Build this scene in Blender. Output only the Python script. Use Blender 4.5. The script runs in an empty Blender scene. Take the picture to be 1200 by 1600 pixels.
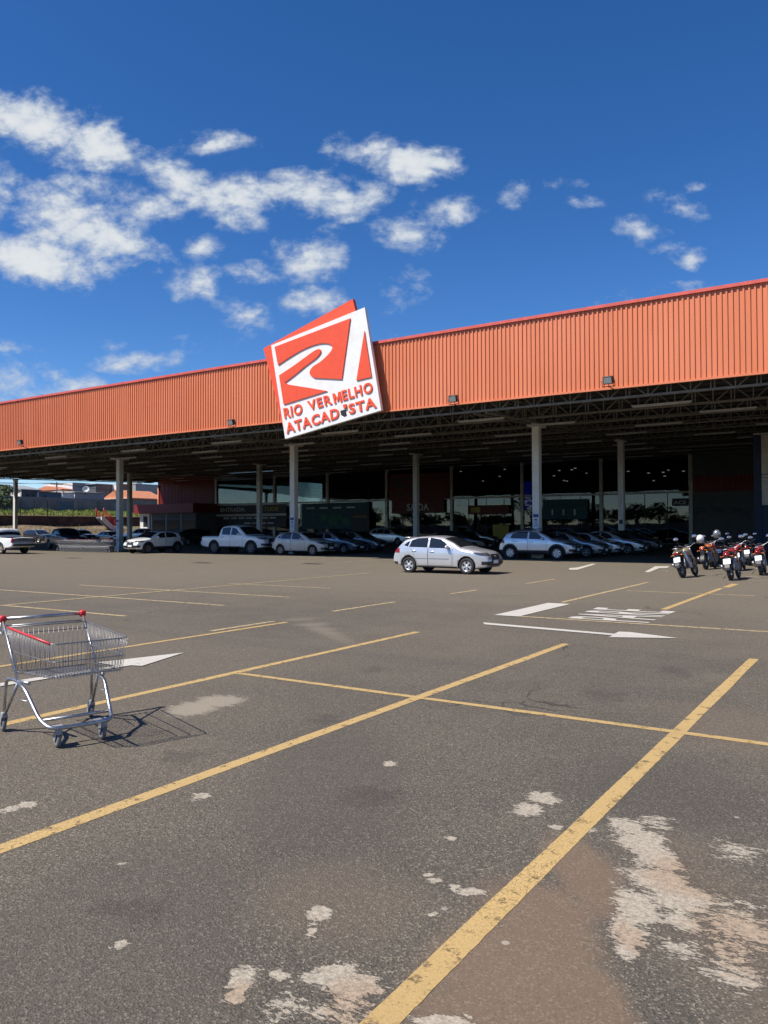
import bpy, bmesh, math, random
from mathutils import Vector, Matrix, noise as mnoise
random.seed(7)
SC = bpy.context.scene
COL = SC.collection
R = math.radians
PI = math.pi

# ------------------------------------------------------------------ camera
FPX, EYE = 1215.0, 1.65
YAW, PITCH, ROLL = R(33.03), math.atan(25.6/1215), math.atan(.004)
_F = Vector((-math.sin(YAW)*math.cos(PITCH), math.cos(YAW)*math.cos(PITCH), math.sin(PITCH)))
_R0 = Vector((math.cos(YAW), math.sin(YAW), 0)); _U0 = _R0.cross(_F)
_RR = _R0*math.cos(ROLL)-_U0*math.sin(ROLL); _UU = _U0*math.cos(ROLL)+_R0*math.sin(ROLL)
CAMP = Vector((0, 0, EYE))
cd = bpy.data.cameras.new('camera'); cam = bpy.data.objects.new('camera', cd); COL.objects.link(cam)
m3 = Matrix((_RR, _UU, -_F)).transposed().to_4x4(); m3.translation = CAMP
cam.matrix_world = m3
cd.sensor_fit = 'VERTICAL'; cd.sensor_height = 36.0; cd.lens = 36.0*FPX/1600.0
cd.clip_start = .05; cd.clip_end = 6000
SC.camera = cam

def ray(u, v): return _RR*((u-600)/FPX) - _UU*((v-800)/FPX) + _F
def G(u, v, z=0.0):                      # where a sight line meets level z
    r = ray(u, v); return CAMP + r*((z-EYE)/r.z)
def PY(u, v, Y):                         # ... meets the plane y = Y
    r = ray(u, v); return CAMP + r*(Y/r.y)
def PX(u, v, X):
    r = ray(u, v); return CAMP + r*(X/r.x)

# ------------------------------------------------------------------ light
KX, KY = .40, .645                       # shadow run per metre of height
SUND = Vector((-KX, -KY, 1)).normalized()
SUN_EL = math.asin(SUND.z); SUN_AZ = math.atan2(SUND.x, SUND.y)
sl = bpy.data.lights.new('sun', 'SUN'); sl.energy = 4.9; sl.angle = R(.55); sl.color = (1.0, .94, .85)
so = bpy.data.objects.new('sun', sl); COL.objects.link(so)
so.rotation_mode = 'QUATERNION'; so.rotation_quaternion = SUND.to_track_quat('Z', 'Y')
SC.view_settings.view_transform = 'Standard'; SC.view_settings.look = 'None'
SC.view_settings.exposure = 0.33; SC.view_settings.gamma = 1.0; SC.view_settings.use_curve_mapping = False
SC.cycles.max_bounces = 6; SC.cycles.diffuse_bounces = 3; SC.cycles.glossy_bounces = 3
SC.cycles.transparent_max_bounces = 8; SC.cycles.caustics_reflective = False; SC.cycles.caustics_refractive = False
SC.cycles.use_denoising = True

W = bpy.data.worlds.new('World'); SC.world = W; W.use_nodes = True
nt = W.node_tree; N = nt.nodes; LK = nt.links; N.clear()
class NB:                                # small node-graph helper
    def __init__(s, tree): s.t = tree
    def n(s, typ, **kw):
        nd = s.t.nodes.new(typ)
        for k, v in kw.items(): setattr(nd, k, v)
        return nd
    def lk(s, a, b): s.t.links.new(a, b)
    def put(s, sock, v):
        if isinstance(v, bpy.types.NodeSocket): s.lk(v, sock)
        else: sock.default_value = v
    def math(s, op, a, b=None, clamp=False):
        nd = s.n('ShaderNodeMath', operation=op, use_clamp=clamp); s.put(nd.inputs[0], a)
        if b is not None: s.put(nd.inputs[1], b)
        return nd.outputs[0]
    def vmath(s, op, a, b=None, out=0):
        nd = s.n('ShaderNodeVectorMath', operation=op); s.put(nd.inputs[0], a)
        if b is not None: s.put(nd.inputs[1], b)
        return nd.outputs[out]
    def noise(s, vec, scale, detail=4, rough=.5, dist=0.0):
        nd = s.n('ShaderNodeTexNoise'); s.lk(vec, nd.inputs['Vector'])
        nd.inputs['Scale'].default_value = scale; nd.inputs['Detail'].default_value = detail
        nd.inputs['Roughness'].default_value = rough; nd.inputs['Distortion'].default_value = dist
        return nd.outputs['Fac']
    def ramp(s, fac, a, b, ca=(0, 0, 0, 1), cb=(1, 1, 1, 1)):
        nd = s.n('ShaderNodeMapRange', interpolation_type='SMOOTHSTEP'); s.put(nd.inputs[0], fac)
        nd.inputs[1].default_value = a; nd.inputs[2].default_value = b
        return nd.outputs[0]
    def mix(s, fac, a, b, mode='MIX'):
        nd = s.n('ShaderNodeMix', data_type='RGBA', blend_type=mode)
        s.put(nd.inputs[0], fac); s.put(nd.inputs[6], a); s.put(nd.inputs[7], b)
        return nd.outputs[2]
    def map(s, vec, loc=(0, 0, 0), rot=(0, 0, 0), scale=(1, 1, 1), typ='POINT'):
        nd = s.n('ShaderNodeMapping', vector_type=typ); s.lk(vec, nd.inputs[0])
        nd.inputs['Location'].default_value = loc; nd.inputs['Rotation'].default_value = rot
        nd.inputs['Scale'].default_value = scale
        return nd.outputs[0]
    def blob(s, vec, loc, rot, scale):   # 1 in the middle, 0 at the rim of an ellipse
        g = s.n('ShaderNodeTexGradient', gradient_type='SPHERICAL')
        s.lk(s.map(vec, loc, rot, scale, 'TEXTURE'), g.inputs[0]); return g.outputs['Fac']
b = NB(nt)
out = b.n('ShaderNodeOutputWorld'); bg = b.n('ShaderNodeBackground'); LK.new(bg.outputs[0], out.inputs[0])
bg.inputs[1].default_value = .112
sky = b.n('ShaderNodeTexSky', sky_type='NISHITA', sun_disc=False)
sky.sun_elevation = SUN_EL; sky.sun_rotation = SUN_AZ
sky.air_density = .8; sky.dust_density = .25; sky.ozone_density = 2.6; sky.altitude = 900
tc = b.n('ShaderNodeTexCoord'); dirv = tc.outputs['Generated']
hs = b.n('ShaderNodeHueSaturation'); LK.new(sky.outputs[0], hs.inputs['Color'])
hs.inputs['Hue'].default_value = .507; hs.inputs['Saturation'].default_value = 1.30; hs.inputs['Value'].default_value = 1.06
# cloud field: directions laid on a plane square to the view of the store (fixed in the world)
F0 = Vector((-math.sin(YAW), math.cos(YAW), 0)); R0 = Vector((math.cos(YAW), math.sin(YAW), 0))
df = b.vmath('DOT_PRODUCT', dirv, tuple(F0), 1)
dr = b.vmath('DOT_PRODUCT', dirv, tuple(R0), 1)
du = b.vmath('DOT_PRODUCT', dirv, (0, 0, 1), 1)
dfc = b.math('MAXIMUM', df, .05)
cmb = b.n('ShaderNodeCombineXYZ'); LK.new(b.math('DIVIDE', dr, dfc), cmb.inputs[0]); LK.new(b.math('DIVIDE', du, dfc), cmb.inputs[1])
P = cmb.outputs[0]
CL = [(80,205,150,62,-14,1.05),(150,215,100,40,-20,1.0),(25,190,90,40,-6,.9),(340,226,62,26,8,.82),(330,228,90,30,0,.5),(625,250,135,42,-7,1.15),(575,238,80,36,-8,1.15),(680,255,60,26,-4,1.1),
      (285,285,110,42,-16,1.0),(370,310,85,52,-10,1.05),(500,304,115,44,-2,1.1),(560,302,60,26,-4,.8),(225,318,80,42,-18,.9),(110,330,150,70,-14,1.0),
      (140,360,140,60,-24,.95),(50,300,120,60,-10,.78),(70,412,160,46,-6,1.05),(20,400,90,50,-4,.9),(315,387,36,24,0,.7),(302,441,52,34,0,.95),
      (487,404,72,42,-4,.95),(402,430,58,24,-4,.78),(715,326,84,38,6,.98),(635,367,68,34,-14,.98),(790,306,56,30,8,.9),(1008,365,60,32,-14,1.05),
      (1042,386,48,24,-12,.95),(1080,402,34,24,-10,.85),(1065,325,66,30,-16,.8),(1085,294,32,14,4,.55),(678,292,34,18,0,.6),(500,358,36,18,0,.5),
      (480,472,76,30,3,.85),(385,492,64,34,-14,.75),(620,452,66,44,0,.72),(1062,455,60,18,4,.56),(20,600,150,44,-6,.82),(230,562,90,22,4,.8),
      (20,545,60,16,-3,.5),(330,585,70,16,4,.5),(880,287,48,14,0,.48),(915,316,38,14,-4,.46),(700,372,50,18,-4,.5),(235,420,36,14,0,.5),(205,448,30,14,0,.5),
      (310,530,80,16,0,.45),(180,540,60,14,0,.45),(960,465,50,18,0,.42),(610,530,60,14,0,.45)]
cov = None
for (u, v, rx, ry, a, amp) in CL:
    amp *= .92 if u > 580 else 1.06; k_ = .98 if u > 520 else 1.06; rx *= k_; ry *= k_
    r = ray(u, v); fz = r.dot(F0)
    g = b.blob(P, (r.dot(R0)/fz, r.z/fz, 0), (0, 0, R(a)), (rx*1.08/FPX, ry*1.08/FPX, 1))
    g = b.math('MULTIPLY', b.math('POWER', g, .7), amp)
    cov = g if cov is None else b.math('MAXIMUM', cov, g)
front = b.ramp(df, .10, .3)
cov = b.math('MULTIPLY', cov, front)
# elsewhere round the sky: loose fair-weather cloud
dz = b.math('MAXIMUM', du, .05)
cm2 = b.n('ShaderNodeCombineXYZ'); sx = b.n('ShaderNodeSeparateXYZ'); LK.new(dirv, sx.inputs[0])
LK.new(b.math('DIVIDE', sx.outputs[0], dz), cm2.inputs[0]); LK.new(b.math('DIVIDE', sx.outputs[1], dz), cm2.inputs[1])
far = b.math('MULTIPLY', b.ramp(b.noise(cm2.outputs[0], .8, 3), .52, .75), b.math('SUBTRACT', 1.0, front))
cov = b.math('MAXIMUM', cov, b.math('MULTIPLY', far, .7))
Pn = b.map(P, scale=(1, 1.45, 1))
n1 = b.noise(Pn, 12, 6, .55, .25)
n2 = b.noise(Pn, 46, 5, .6, .15)
tex = b.math('ADD', b.math('MULTIPLY', n1, .68), b.math('MULTIPLY', n2, .32))
den = b.math('ADD', b.math('MULTIPLY', cov, .95), b.math('MULTIPLY', b.math('SUBTRACT', tex, .5), 3.1))
alpha = b.ramp(den, .22, 1.0)
alpha = b.math('MULTIPLY', alpha, b.ramp(cov, .02, .22))
alpha = b.math('MULTIPLY', alpha, .97)
lit = b.ramp(den, .4, 1.25)
ccol = b.mix(lit, (3.3, 3.9, 4.8, 1), (5.5, 5.7, 5.85, 1))
LK.new(b.mix(alpha, hs.outputs[0], ccol), bg.inputs[0])

# ------------------------------------------------------------------ materials
def newmat(name):
    m = bpy.data.materials.new(name); m.use_nodes = True
    return m, NB(m.node_tree), m.node_tree.nodes['Principled BSDF']
def mat(name, col, rough=.6, metal=0.0, var=.12, scale=3.0, bump=0.0, bscale=40.0, spec=.5, coat=0.0, dirt=None):
    m, b, p = newmat(name)
    tcn = b.n('ShaderNodeTexCoord').outputs['Object']
    c = tuple(col)+(1,)
    n = b.noise(tcn, scale, 5, .6)
    lo = tuple(x*(1-var) for x in col)+(1,); hi = tuple(min(1, x*(1+var)) for x in col)+(1,)
    cc = b.mix(b.ramp(n, .3, .7), lo, hi)
    if dirt:
        cc = b.mix(b.math('MULTIPLY', b.ramp(b.noise(tcn, dirt[1], 5, .65), .45, .7), dirt[2]), cc, tuple(dirt[0])+(1,))
    b.lk(cc, p.inputs['Base Color'])
    p.inputs['Roughness'].default_value = rough; p.inputs['Metallic'].default_value = metal
    p.inputs['Specular IOR Level'].default_value = spec
    if coat: p.inputs['Coat Weight'].default_value = coat; p.inputs['Coat Roughness'].default_value = .04
    if bump:
        bn = b.n('ShaderNodeBump'); bn.inputs['Strength'].default_value = bump
        b.lk(b.noise(tcn, bscale, 4), bn.inputs['Height']); b.lk(bn.outputs[0], p.inputs['Normal'])
    return m
def lamp_mat(name, col, s):
    m, b, p = newmat(name); p.inputs['Base Color'].default_value = (*col, 1)
    p.inputs['Emission Color'].default_value = (*col, 1); p.inputs['Emission Strength'].default_value = s
    return m
M = {}
M['fascia'] = mat('orange_sheet', (.78, .238, .118), .5, var=.03, scale=.3, dirt=((.66, .185, .09), .5, .4))
m, b, p = newmat('orange_sheet_weathered'); v = b.n('ShaderNodeTexCoord').outputs['Object']
sp_ = b.n('ShaderNodeSeparateXYZ'); b.lk(v, sp_.inputs[0])
shade = b.n('ShaderNodeTexWhiteNoise', noise_dimensions='1D'); b.lk(b.math('FLOOR', b.math('DIVIDE', sp_.outputs[0], 1.0)), shade.inputs['W'])
c = b.mix(shade.outputs['Value'], (.64, .190, .080, 1), (.69, .213, .094, 1))
run = b.noise(b.map(v, scale=(2.6, 2.6, .16)), 2.0, 6, .65)
c = b.mix(b.math('MULTIPLY', b.ramp(run, .50, .72), .38), c, (.42, .12, .055, 1))
c = b.mix(b.math('MULTIPLY', b.ramp(b.noise(v, .22, 4), .42, .66), .30), c, (.72, .25, .135, 1))
b.lk(c, p.inputs['Base Color']); p.inputs['Roughness'].default_value = .48
M['fascia'] = m
M['fascia_cap'] = mat('pink_red_flashing', (.62, .11, .08), .45)
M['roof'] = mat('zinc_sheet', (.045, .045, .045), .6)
M['steel'] = mat('primer_steel', (.19, .175, .15), .6, var=.2)
M['column'] = mat('painted_column', (.72, .70, .65), .6, var=.05, dirt=((.52, .48, .42), 1.5, .45))
M['white_board'] = mat('white_board', (.80, .80, .78), .45, var=.03, dirt=((.68, .62, .50), 1.1, .35))
M['red_logo'] = mat('red_logo', (.80, .085, .028), .45, var=.05)
M['black'] = mat('black_plastic', (.018, .018, .02), .45)
M['rubber'] = mat('tyre_rubber', (.022, .022, .023), .8, bump=.2)
M['chrome'] = mat('zinc_chrome', (.46, .46, .47), .40, 1.0, var=.25, scale=9)
M['steel_dull'] = mat('dull_zinc', (.30, .30, .31), .45, .8, var=.2, scale=14)
M['red_plastic'] = mat('red_plastic', (.68, .03, .035), .35)
M['wheel_grey'] = mat('grey_rubber', (.17, .17, .17), .6)
M['grey_plastic'] = mat('grey_plastic', (.30, .30, .31), .5)
M['car_glass'] = mat('tinted_glass', (.012, .016, .02), .04, var=0, spec=.8)
M['trim'] = mat('dark_trim', (.02, .02, .022), .5)
M['rim'] = mat('alloy', (.62, .62, .63), .3, .6)
M['rim_dusty'] = mat('dusty_alloy', (.46, .37, .27), .5, .3)
M['rim_dark'] = mat('dark_alloy', (.16, .16, .17), .4, .4)
M['headlamp'] = mat('headlamp', (.13, .14, .15), .06, .5, spec=.9)
M['taillamp'] = mat('taillamp', (.25, .008, .01), .12)
M['plate'] = mat('plate', (.78, .80, .82), .4, var=.05)
M['mirror'] = mat('mirror_glass', (.9, .92, .95), .02, 1.0, var=0)
def paint(n, c, metal=.35, **k): M[n] = mat(n, c, .26, metal, var=.03, scale=2, coat=.8, **k)
paint('paint_silver', (.68, .69, .71), .55); paint('paint_white', (.78, .78, .76), 0); paint('paint_dusty', (.56, .53, .47), .05, dirt=((.42, .33, .24), 1.5, .5))
paint('paint_grey', (.36, .38, .41), .65); paint('paint_dark', (.03, .035, .045), .3); paint('paint_blue', (.035, .075, .12), .4); paint('paint_black', (.012, .012, .014), .1)
paint('paint_red', (.42, .012, .012), .1); paint('paint_orange', (.62, .16, .03), .05); paint('paint_olive', (.34, .27, .15), .1)
M['red_wall'] = mat('red_sheet', (.21, .017, .015), .5)
M['wall_grey'] = mat('grey_render', (.13, .135, .145), .8, var=.12, dirt=((.09, .09, .095), .8, .5))
M['wall_beige'] = mat('beige_panel', (.72, .65, .55), .7)
M['wall_blue'] = mat('navy_panel', (.02, .035, .08), .6)
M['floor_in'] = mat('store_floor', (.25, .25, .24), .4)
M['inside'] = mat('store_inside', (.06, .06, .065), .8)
M['brown_wall'] = mat('stained_wall', (.085, .045, .03), .9, var=.4, scale=.9, dirt=((.03, .022, .02), .5, .8))
M['block_wall'] = mat('block_wall', (.215, .205, .195), .9, var=.2, scale=.5)
M['house_white'] = mat('house_white', (.74, .73, .70), .8); M['house_grey'] = mat('house_grey', (.30, .31, .32), .8)
M['house_dark'] = mat('house_dark', (.10, .11, .12), .8); M['house_teal'] = mat('house_teal', (.09, .15, .19), .8)
M['house_orange'] = mat('house_orange', (.62, .24, .12), .8); M['tile'] = mat('clay_tile', (.56, .22, .11), .85, var=.35, scale=6)
M['house_brown'] = mat('house_brown', (.24, .16, .11), .85); M['cream'] = mat('cream', (.72, .60, .46), .8)
M['window_dark'] = mat('window_dark', (.03, .035, .04), .15)
M['tube'] = mat('tube_glass', (.55, .54, .52), .4)
M['bark'] = mat('bark', (.09, .065, .045), .9, bump=.4)
M['leaf'] = mat('leaf', (.055, .095, .03), .7, var=.5, scale=1.2)
M['leaf_dry'] = mat('leaf_dry', (.15, .13, .05), .8, var=.5, scale=1.2)
M['grass'] = mat('grass', (.27, .33, .07), .8, var=.4, scale=.6)
M['soil'] = mat('soil', (.16, .11, .065), .95, var=.35, scale=.4, dirt=((.12, .13, .04), .35, .8))
M['sticker'] = mat('paper', (.72, .74, .76), .6); M['sticker_blue'] = mat('blue_ink', (.03, .06, .24), .5)
M['teal_print'] = mat('teal_print', (.012, .078, .098), .6, var=.35); M['green_print'] = mat('green_print', (.03, .14, .06), .6)
M['red_print'] = mat('red_print', (.13, .022, .02), .6, var=.25); M['dark_print'] = mat('dark_print', (.05, .05, .055), .6)
M['white_print'] = mat('white_print', (.62, .62, .60), .6); M['yellow_print'] = mat('yellow_print', (.45, .34, .05), .6)
M['shop_lamp'] = lamp_mat('shop_lamp', (1, .97, .9), .8); M['blue_lamp'] = lamp_mat('blue_lamp', (.03, .04, 1), .16)
M['flood_glass'] = mat('flood_glass', (.34, .38, .38), .15, .2)
M['skin'] = mat('olive_seat', (.30, .24, .15), .7)

# storefront glass: reflects what stands outside, lets the dim shop show through
m, b, p = newmat('store_glass')
b.t.nodes.remove(p); mo = b.t.nodes['Material Output']
tr = b.n('ShaderNodeBsdfTransparent'); tr.inputs[0].default_value = (.34, .38, .37, 1)
gl = b.n('ShaderNodeBsdfGlossy'); gl.inputs['Roughness'].default_value = .015; gl.inputs[0].default_value = (.95, 1, 1, 1)
geo = b.n('ShaderNodeNewGeometry')
bn = b.n('ShaderNodeBump'); bn.inputs['Strength'].default_value = .10; bn.inputs['Distance'].default_value = .05
b.lk(b.noise(b.map(geo.outputs['Position'], scale=(1, 1, .55)), .55, 2, .4), bn.inputs['Height']); b.lk(bn.outputs[0], gl.inputs['Normal'])
fr = b.n('ShaderNodeFresnel'); fr.inputs[0].default_value = 1.6
fac = b.math('MULTIPLY', fr.outputs[0], .85, True)
mx = b.n('ShaderNodeMixShader'); b.lk(fac, mx.inputs[0]); b.lk(tr.outputs[0], mx.inputs[1]); b.lk(gl.outputs[0], mx.inputs[2])
b.lk(mx.outputs[0], mo.inputs[0]); M['store_glass'] = m

# asphalt with grain, tyre wear, peeled pale spots and a spill of red dust
def asphalt():
    m, b, p = newmat('asphalt')
    v = b.n('ShaderNodeTexCoord').outputs['Object']
    def union(name):
        a = b.n('ShaderNodeAttribute', attribute_type='GEOMETRY'); a.attribute_name = name; return a.outputs['Fac']
    big = b.noise(v, .11, 4, .55); mid = b.noise(v, .9, 5, .6); fine = b.noise(v, 62, 5, .78)
    streak = b.noise(b.map(v, scale=(.09, 1.0, 1)), .8, 5, .65)
    streak2 = b.noise(b.map(v, rot=(0, 0, R(38)), scale=(.12, 1.3, 1)), .7, 4, .6)
    vor = b.n('ShaderNodeTexVoronoi', feature='F1'); b.lk(v, vor.inputs['Vector']); vor.inputs['Scale'].default_value = 125
    vs = b.n('ShaderNodeSeparateColor'); b.lk(vor.outputs['Color'], vs.inputs[0])
    c = b.mix(b.ramp(big, .36, .64), (.096, .084, .066, 1), (.140, .117, .087, 1))
    c = b.mix(b.math('MULTIPLY', b.ramp(mid, .42, .68), .45), c, (.142, .121, .090, 1))
    c = b.mix(b.math('MULTIPLY', b.ramp(streak, .5, .72), .5), c, (.088, .077, .066, 1))
    c = b.mix(b.math('MULTIPLY', b.ramp(streak2, .55, .75), .4), c, (.155, .135, .108, 1))
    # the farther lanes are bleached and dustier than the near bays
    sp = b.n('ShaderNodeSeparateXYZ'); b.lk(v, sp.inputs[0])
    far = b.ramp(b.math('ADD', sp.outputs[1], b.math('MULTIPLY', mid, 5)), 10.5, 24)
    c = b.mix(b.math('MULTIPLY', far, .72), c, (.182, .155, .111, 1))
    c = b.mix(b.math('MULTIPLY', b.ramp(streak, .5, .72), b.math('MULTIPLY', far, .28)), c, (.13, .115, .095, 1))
    # aggregate
    speck = b.ramp(vs.outputs[0], .70, .98)
    c = b.mix(b.math('MULTIPLY', speck, .46), c, (.40, .345, .265, 1))
    dark = b.ramp(vs.outputs[1], .55, .95)
    c = b.mix(b.math('MULTIPLY', dark, .6), c, (.035, .032, .030, 1))
    gr = b.math('ADD', .58, b.math('MULTIPLY', fine, .84))
    cg = b.n('ShaderNodeCombineXYZ'); [b.lk(gr, cg.inputs[i]) for i in range(3)]
    c = b.mix(1.0, c, cg.outputs[0], 'MULTIPLY')
    # dark smooth lanes left by binder, oil drips and hairline cracks
    dk = union('binder')
    c = b.mix(b.math('MULTIPLY', b.ramp(b.math('ADD', dk, b.math('MULTIPLY', b.math('SUBTRACT', mid, .5), .9)), .15, .6), .38), c, (.082, .072, .061, 1))
    oil = union('oil')
    c = b.mix(b.math('MULTIPLY', b.ramp(b.math('ADD', oil, b.math('MULTIPLY', b.math('SUBTRACT', b.noise(v, 7, 8, .7), .5), 2.4)), .30, .75), .34), c, (.045, .040, .036, 1))
    wv = b.n('ShaderNodeTexVoronoi', feature='DISTANCE_TO_EDGE'); wv.inputs['Scale'].default_value = .21
    nz = b.n('ShaderNodeTexNoise'); b.lk(v, nz.inputs['Vector']); nz.inputs['Scale'].default_value = 1.1; nz.inputs['Detail'].default_value = 6
    b.lk(b.vmath('ADD', v, b.vmath('MULTIPLY', nz.outputs['Color'], (1.1, 1.1, 0))), wv.inputs['Vector'])
    crk = b.math('MULTIPLY', b.ramp(wv.outputs['Distance'], .0028, .0008), b.ramp(b.noise(v, .35, 2), .50, .60))
    c = b.mix(b.math('MULTIPLY', crk, .7), c, (.035, .031, .027, 1))
    # pale tyre arc
    arc = union('tyre_arc')
    c = b.mix(b.math('MULTIPLY', b.ramp(arc, .05, .8), .5), c, (.27, .225, .17, 1))
    # dull dust washed over the near bay
    du_ = union('dust')
    dm = b.ramp(b.math('ADD', du_, b.math('MULTIPLY', b.math('SUBTRACT', b.noise(v, 2.6, 7, .62), .5), .9)), .16, .60)
    grit = b.ramp(b.noise(v, 90, 3, .75), .35, .62)
    c = b.mix(b.math('MULTIPLY', dm, b.math('ADD', .42, b.math('MULTIPLY', grit, .32))), c, (.200, .132, .087, 1))
    warm = union('warm')
    c = b.mix(b.math('MULTIPLY', b.ramp(b.math('ADD', warm, b.math('MULTIPLY', b.math('SUBTRACT', mid, .5), 1.1)), .15, .7), .30), c, (.20, .148, .105, 1))
    # peeled pale spots: solid cores, ragged streaked rims
    core = union('peel_core')
    weak = union('peel_weak')
    # streaks run along the sweep of tyres across the view
    sv = b.map(v, rot=(0, 0, -YAW), scale=(.55, 1.25, 1))
    e1 = b.math('SUBTRACT', b.noise(sv, 7.5, 10, .74, .8), .5); e2 = b.math('SUBTRACT', b.noise(sv, 48, 6, .78, .3), .5)
    wl = b.math('MAXIMUM', core, b.math('MULTIPLY', weak, .62))
    fld = b.math('ADD', b.math('ADD', b.math('MULTIPLY', wl, 1.05), b.math('MULTIPLY', e1, 1.9)), b.math('MULTIPLY', e2, 1.6))
    wm = b.math('MULTIPLY', b.ramp(fld, .36, .47), b.ramp(wl, .03, .12))
    pk = union('pink_soil')
    pale = b.mix(b.math('MULTIPLY', b.ramp(b.math('ADD', pk, e1), .15, .6), .85), (.47, .41, .32, 1), (.43, .315, .215, 1))
    pale = b.mix(b.math('MULTIPLY', b.ramp(b.noise(v, 75, 5, .75), .44, .66), .62), pale, (.21, .17, .13, 1))
    c = b.mix(b.math('MULTIPLY', wm, b.math('ADD', .52, b.math('MULTIPLY', b.ramp(b.noise(v, 34, 6, .8), .42, .56), .43))), c, pale)
    rim = b.math('MULTIPLY', b.math('SUBTRACT', b.ramp(fld, .22, .36), wm, True), b.ramp(wl, .06, .2))
    c = b.mix(b.math('MULTIPLY', rim, .45), c, (.052, .045, .038, 1))
    sm = union('smear')
    sm = b.math('MULTIPLY', b.ramp(b.math('ADD', b.math('ADD', sm, b.math('MULTIPLY', e1, 1.4)), e2), .25, .55), b.math('MULTIPLY', b.ramp(sm, .03, .15), .62))
    c = b.mix(sm, c, (.38, .325, .25, 1))
    chip = b.n('ShaderNodeTexVoronoi', feature='F1'); b.lk(v, chip.inputs['Vector']); chip.inputs['Scale'].default_value = 2.6
    cm = b.math('MULTIPLY', b.ramp(chip.outputs['Distance'], .055, .03), b.ramp(b.noise(v, .8, 2), .5, .6))
    c = b.mix(b.math('MULTIPLY', cm, .6), c, (.45, .40, .33, 1))
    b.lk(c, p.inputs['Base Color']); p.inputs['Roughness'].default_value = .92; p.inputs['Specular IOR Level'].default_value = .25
    flatn = b.math('SUBTRACT', 1.0, b.math('MULTIPLY', b.math('MAXIMUM', dm, wm), .75))
    h = b.math('MULTIPLY', b.math('ADD', b.math('MULTIPLY', fine, .7), b.math('MULTIPLY', vor.outputs['Distance'], 1.0)), flatn)
    bn = b.n('ShaderNodeBump'); bn.inputs['Strength'].default_value = .7; bn.inputs['Distance'].default_value = .0055
    b.lk(h, bn.inputs['Height']); b.lk(bn.outputs[0], p.inputs['Normal'])
    return m
M['asphalt'] = asphalt()
def roadpaint(name, col, wear, thr=.58, tint=None):
    m, b, p = newmat(name); v = b.n('ShaderNodeTexCoord').outputs['Object']; mo = b.t.nodes['Material Output']
    n = b.noise(v, 9, 8, .72); n2 = b.noise(v, 60, 4, .7); n3 = b.noise(v, .7, 3)
    c = b.mix(b.ramp(n3, .35, .65), tuple(x*.86 for x in col)+(1,), tuple(col)+(1,))
    c = b.mix(b.math('MULTIPLY', b.ramp(n2, .42, .68), .5), c, tuple(x*.62 for x in col)+(1,))
    vc = b.n('ShaderNodeTexVoronoi', feature='DISTANCE_TO_EDGE'); b.lk(v, vc.inputs[0]); vc.inputs['Scale'].default_value = 30; b.lk(b.vmath('ADD', v, b.vmath('SCALE', b.map(v, scale=(1, 1, 1)), None)) if False else v, vc.inputs[0])
    c = b.mix(b.math('MULTIPLY', b.ramp(vc.outputs['Distance'], .05, .0), b.ramp(n3, .45, .6)), c, tuple(x*.42 for x in col)+(1,))
    b.lk(c, p.inputs['Base Color']); p.inputs['Roughness'].default_value = .85
    bn = b.n('ShaderNodeBump'); bn.inputs['Strength'].default_value = .5; bn.inputs['Distance'].default_value = .008
    b.lk(b.noise(v, 70, 5, .7), bn.inputs['Height']); b.lk(bn.outputs[0], p.inputs['Normal'])
    t = b.n('ShaderNodeBsdfTransparent'); mx = b.n('ShaderNodeMixShader')
    a = b.math('SUBTRACT', 1.0, b.math('MULTIPLY', b.ramp(b.math('ADD', b.math('MULTIPLY', n, .8), b.math('MULTIPLY', n2, .25)), thr, thr+.1), wear))
    b.lk(a, mx.inputs[0]); b.lk(t.outputs[0], mx.inputs[1]); b.lk(p.outputs[0], mx.inputs[2]); b.lk(mx.outputs[0], mo.inputs[0])
    return m
M['yellow'] = roadpaint('yellow_road_paint', (.54, .365, .145), .85, .555)
M['yellow_far'] = roadpaint('faded_yellow_road_paint', (.52, .40, .21), .8, .53)
M['white_road'] = roadpaint('white_road_paint', (.60, .56, .49), .7, .60)
M['white_faint'] = roadpaint('worn_white_road_paint', (.56, .52, .44), .9, .46)

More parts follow.
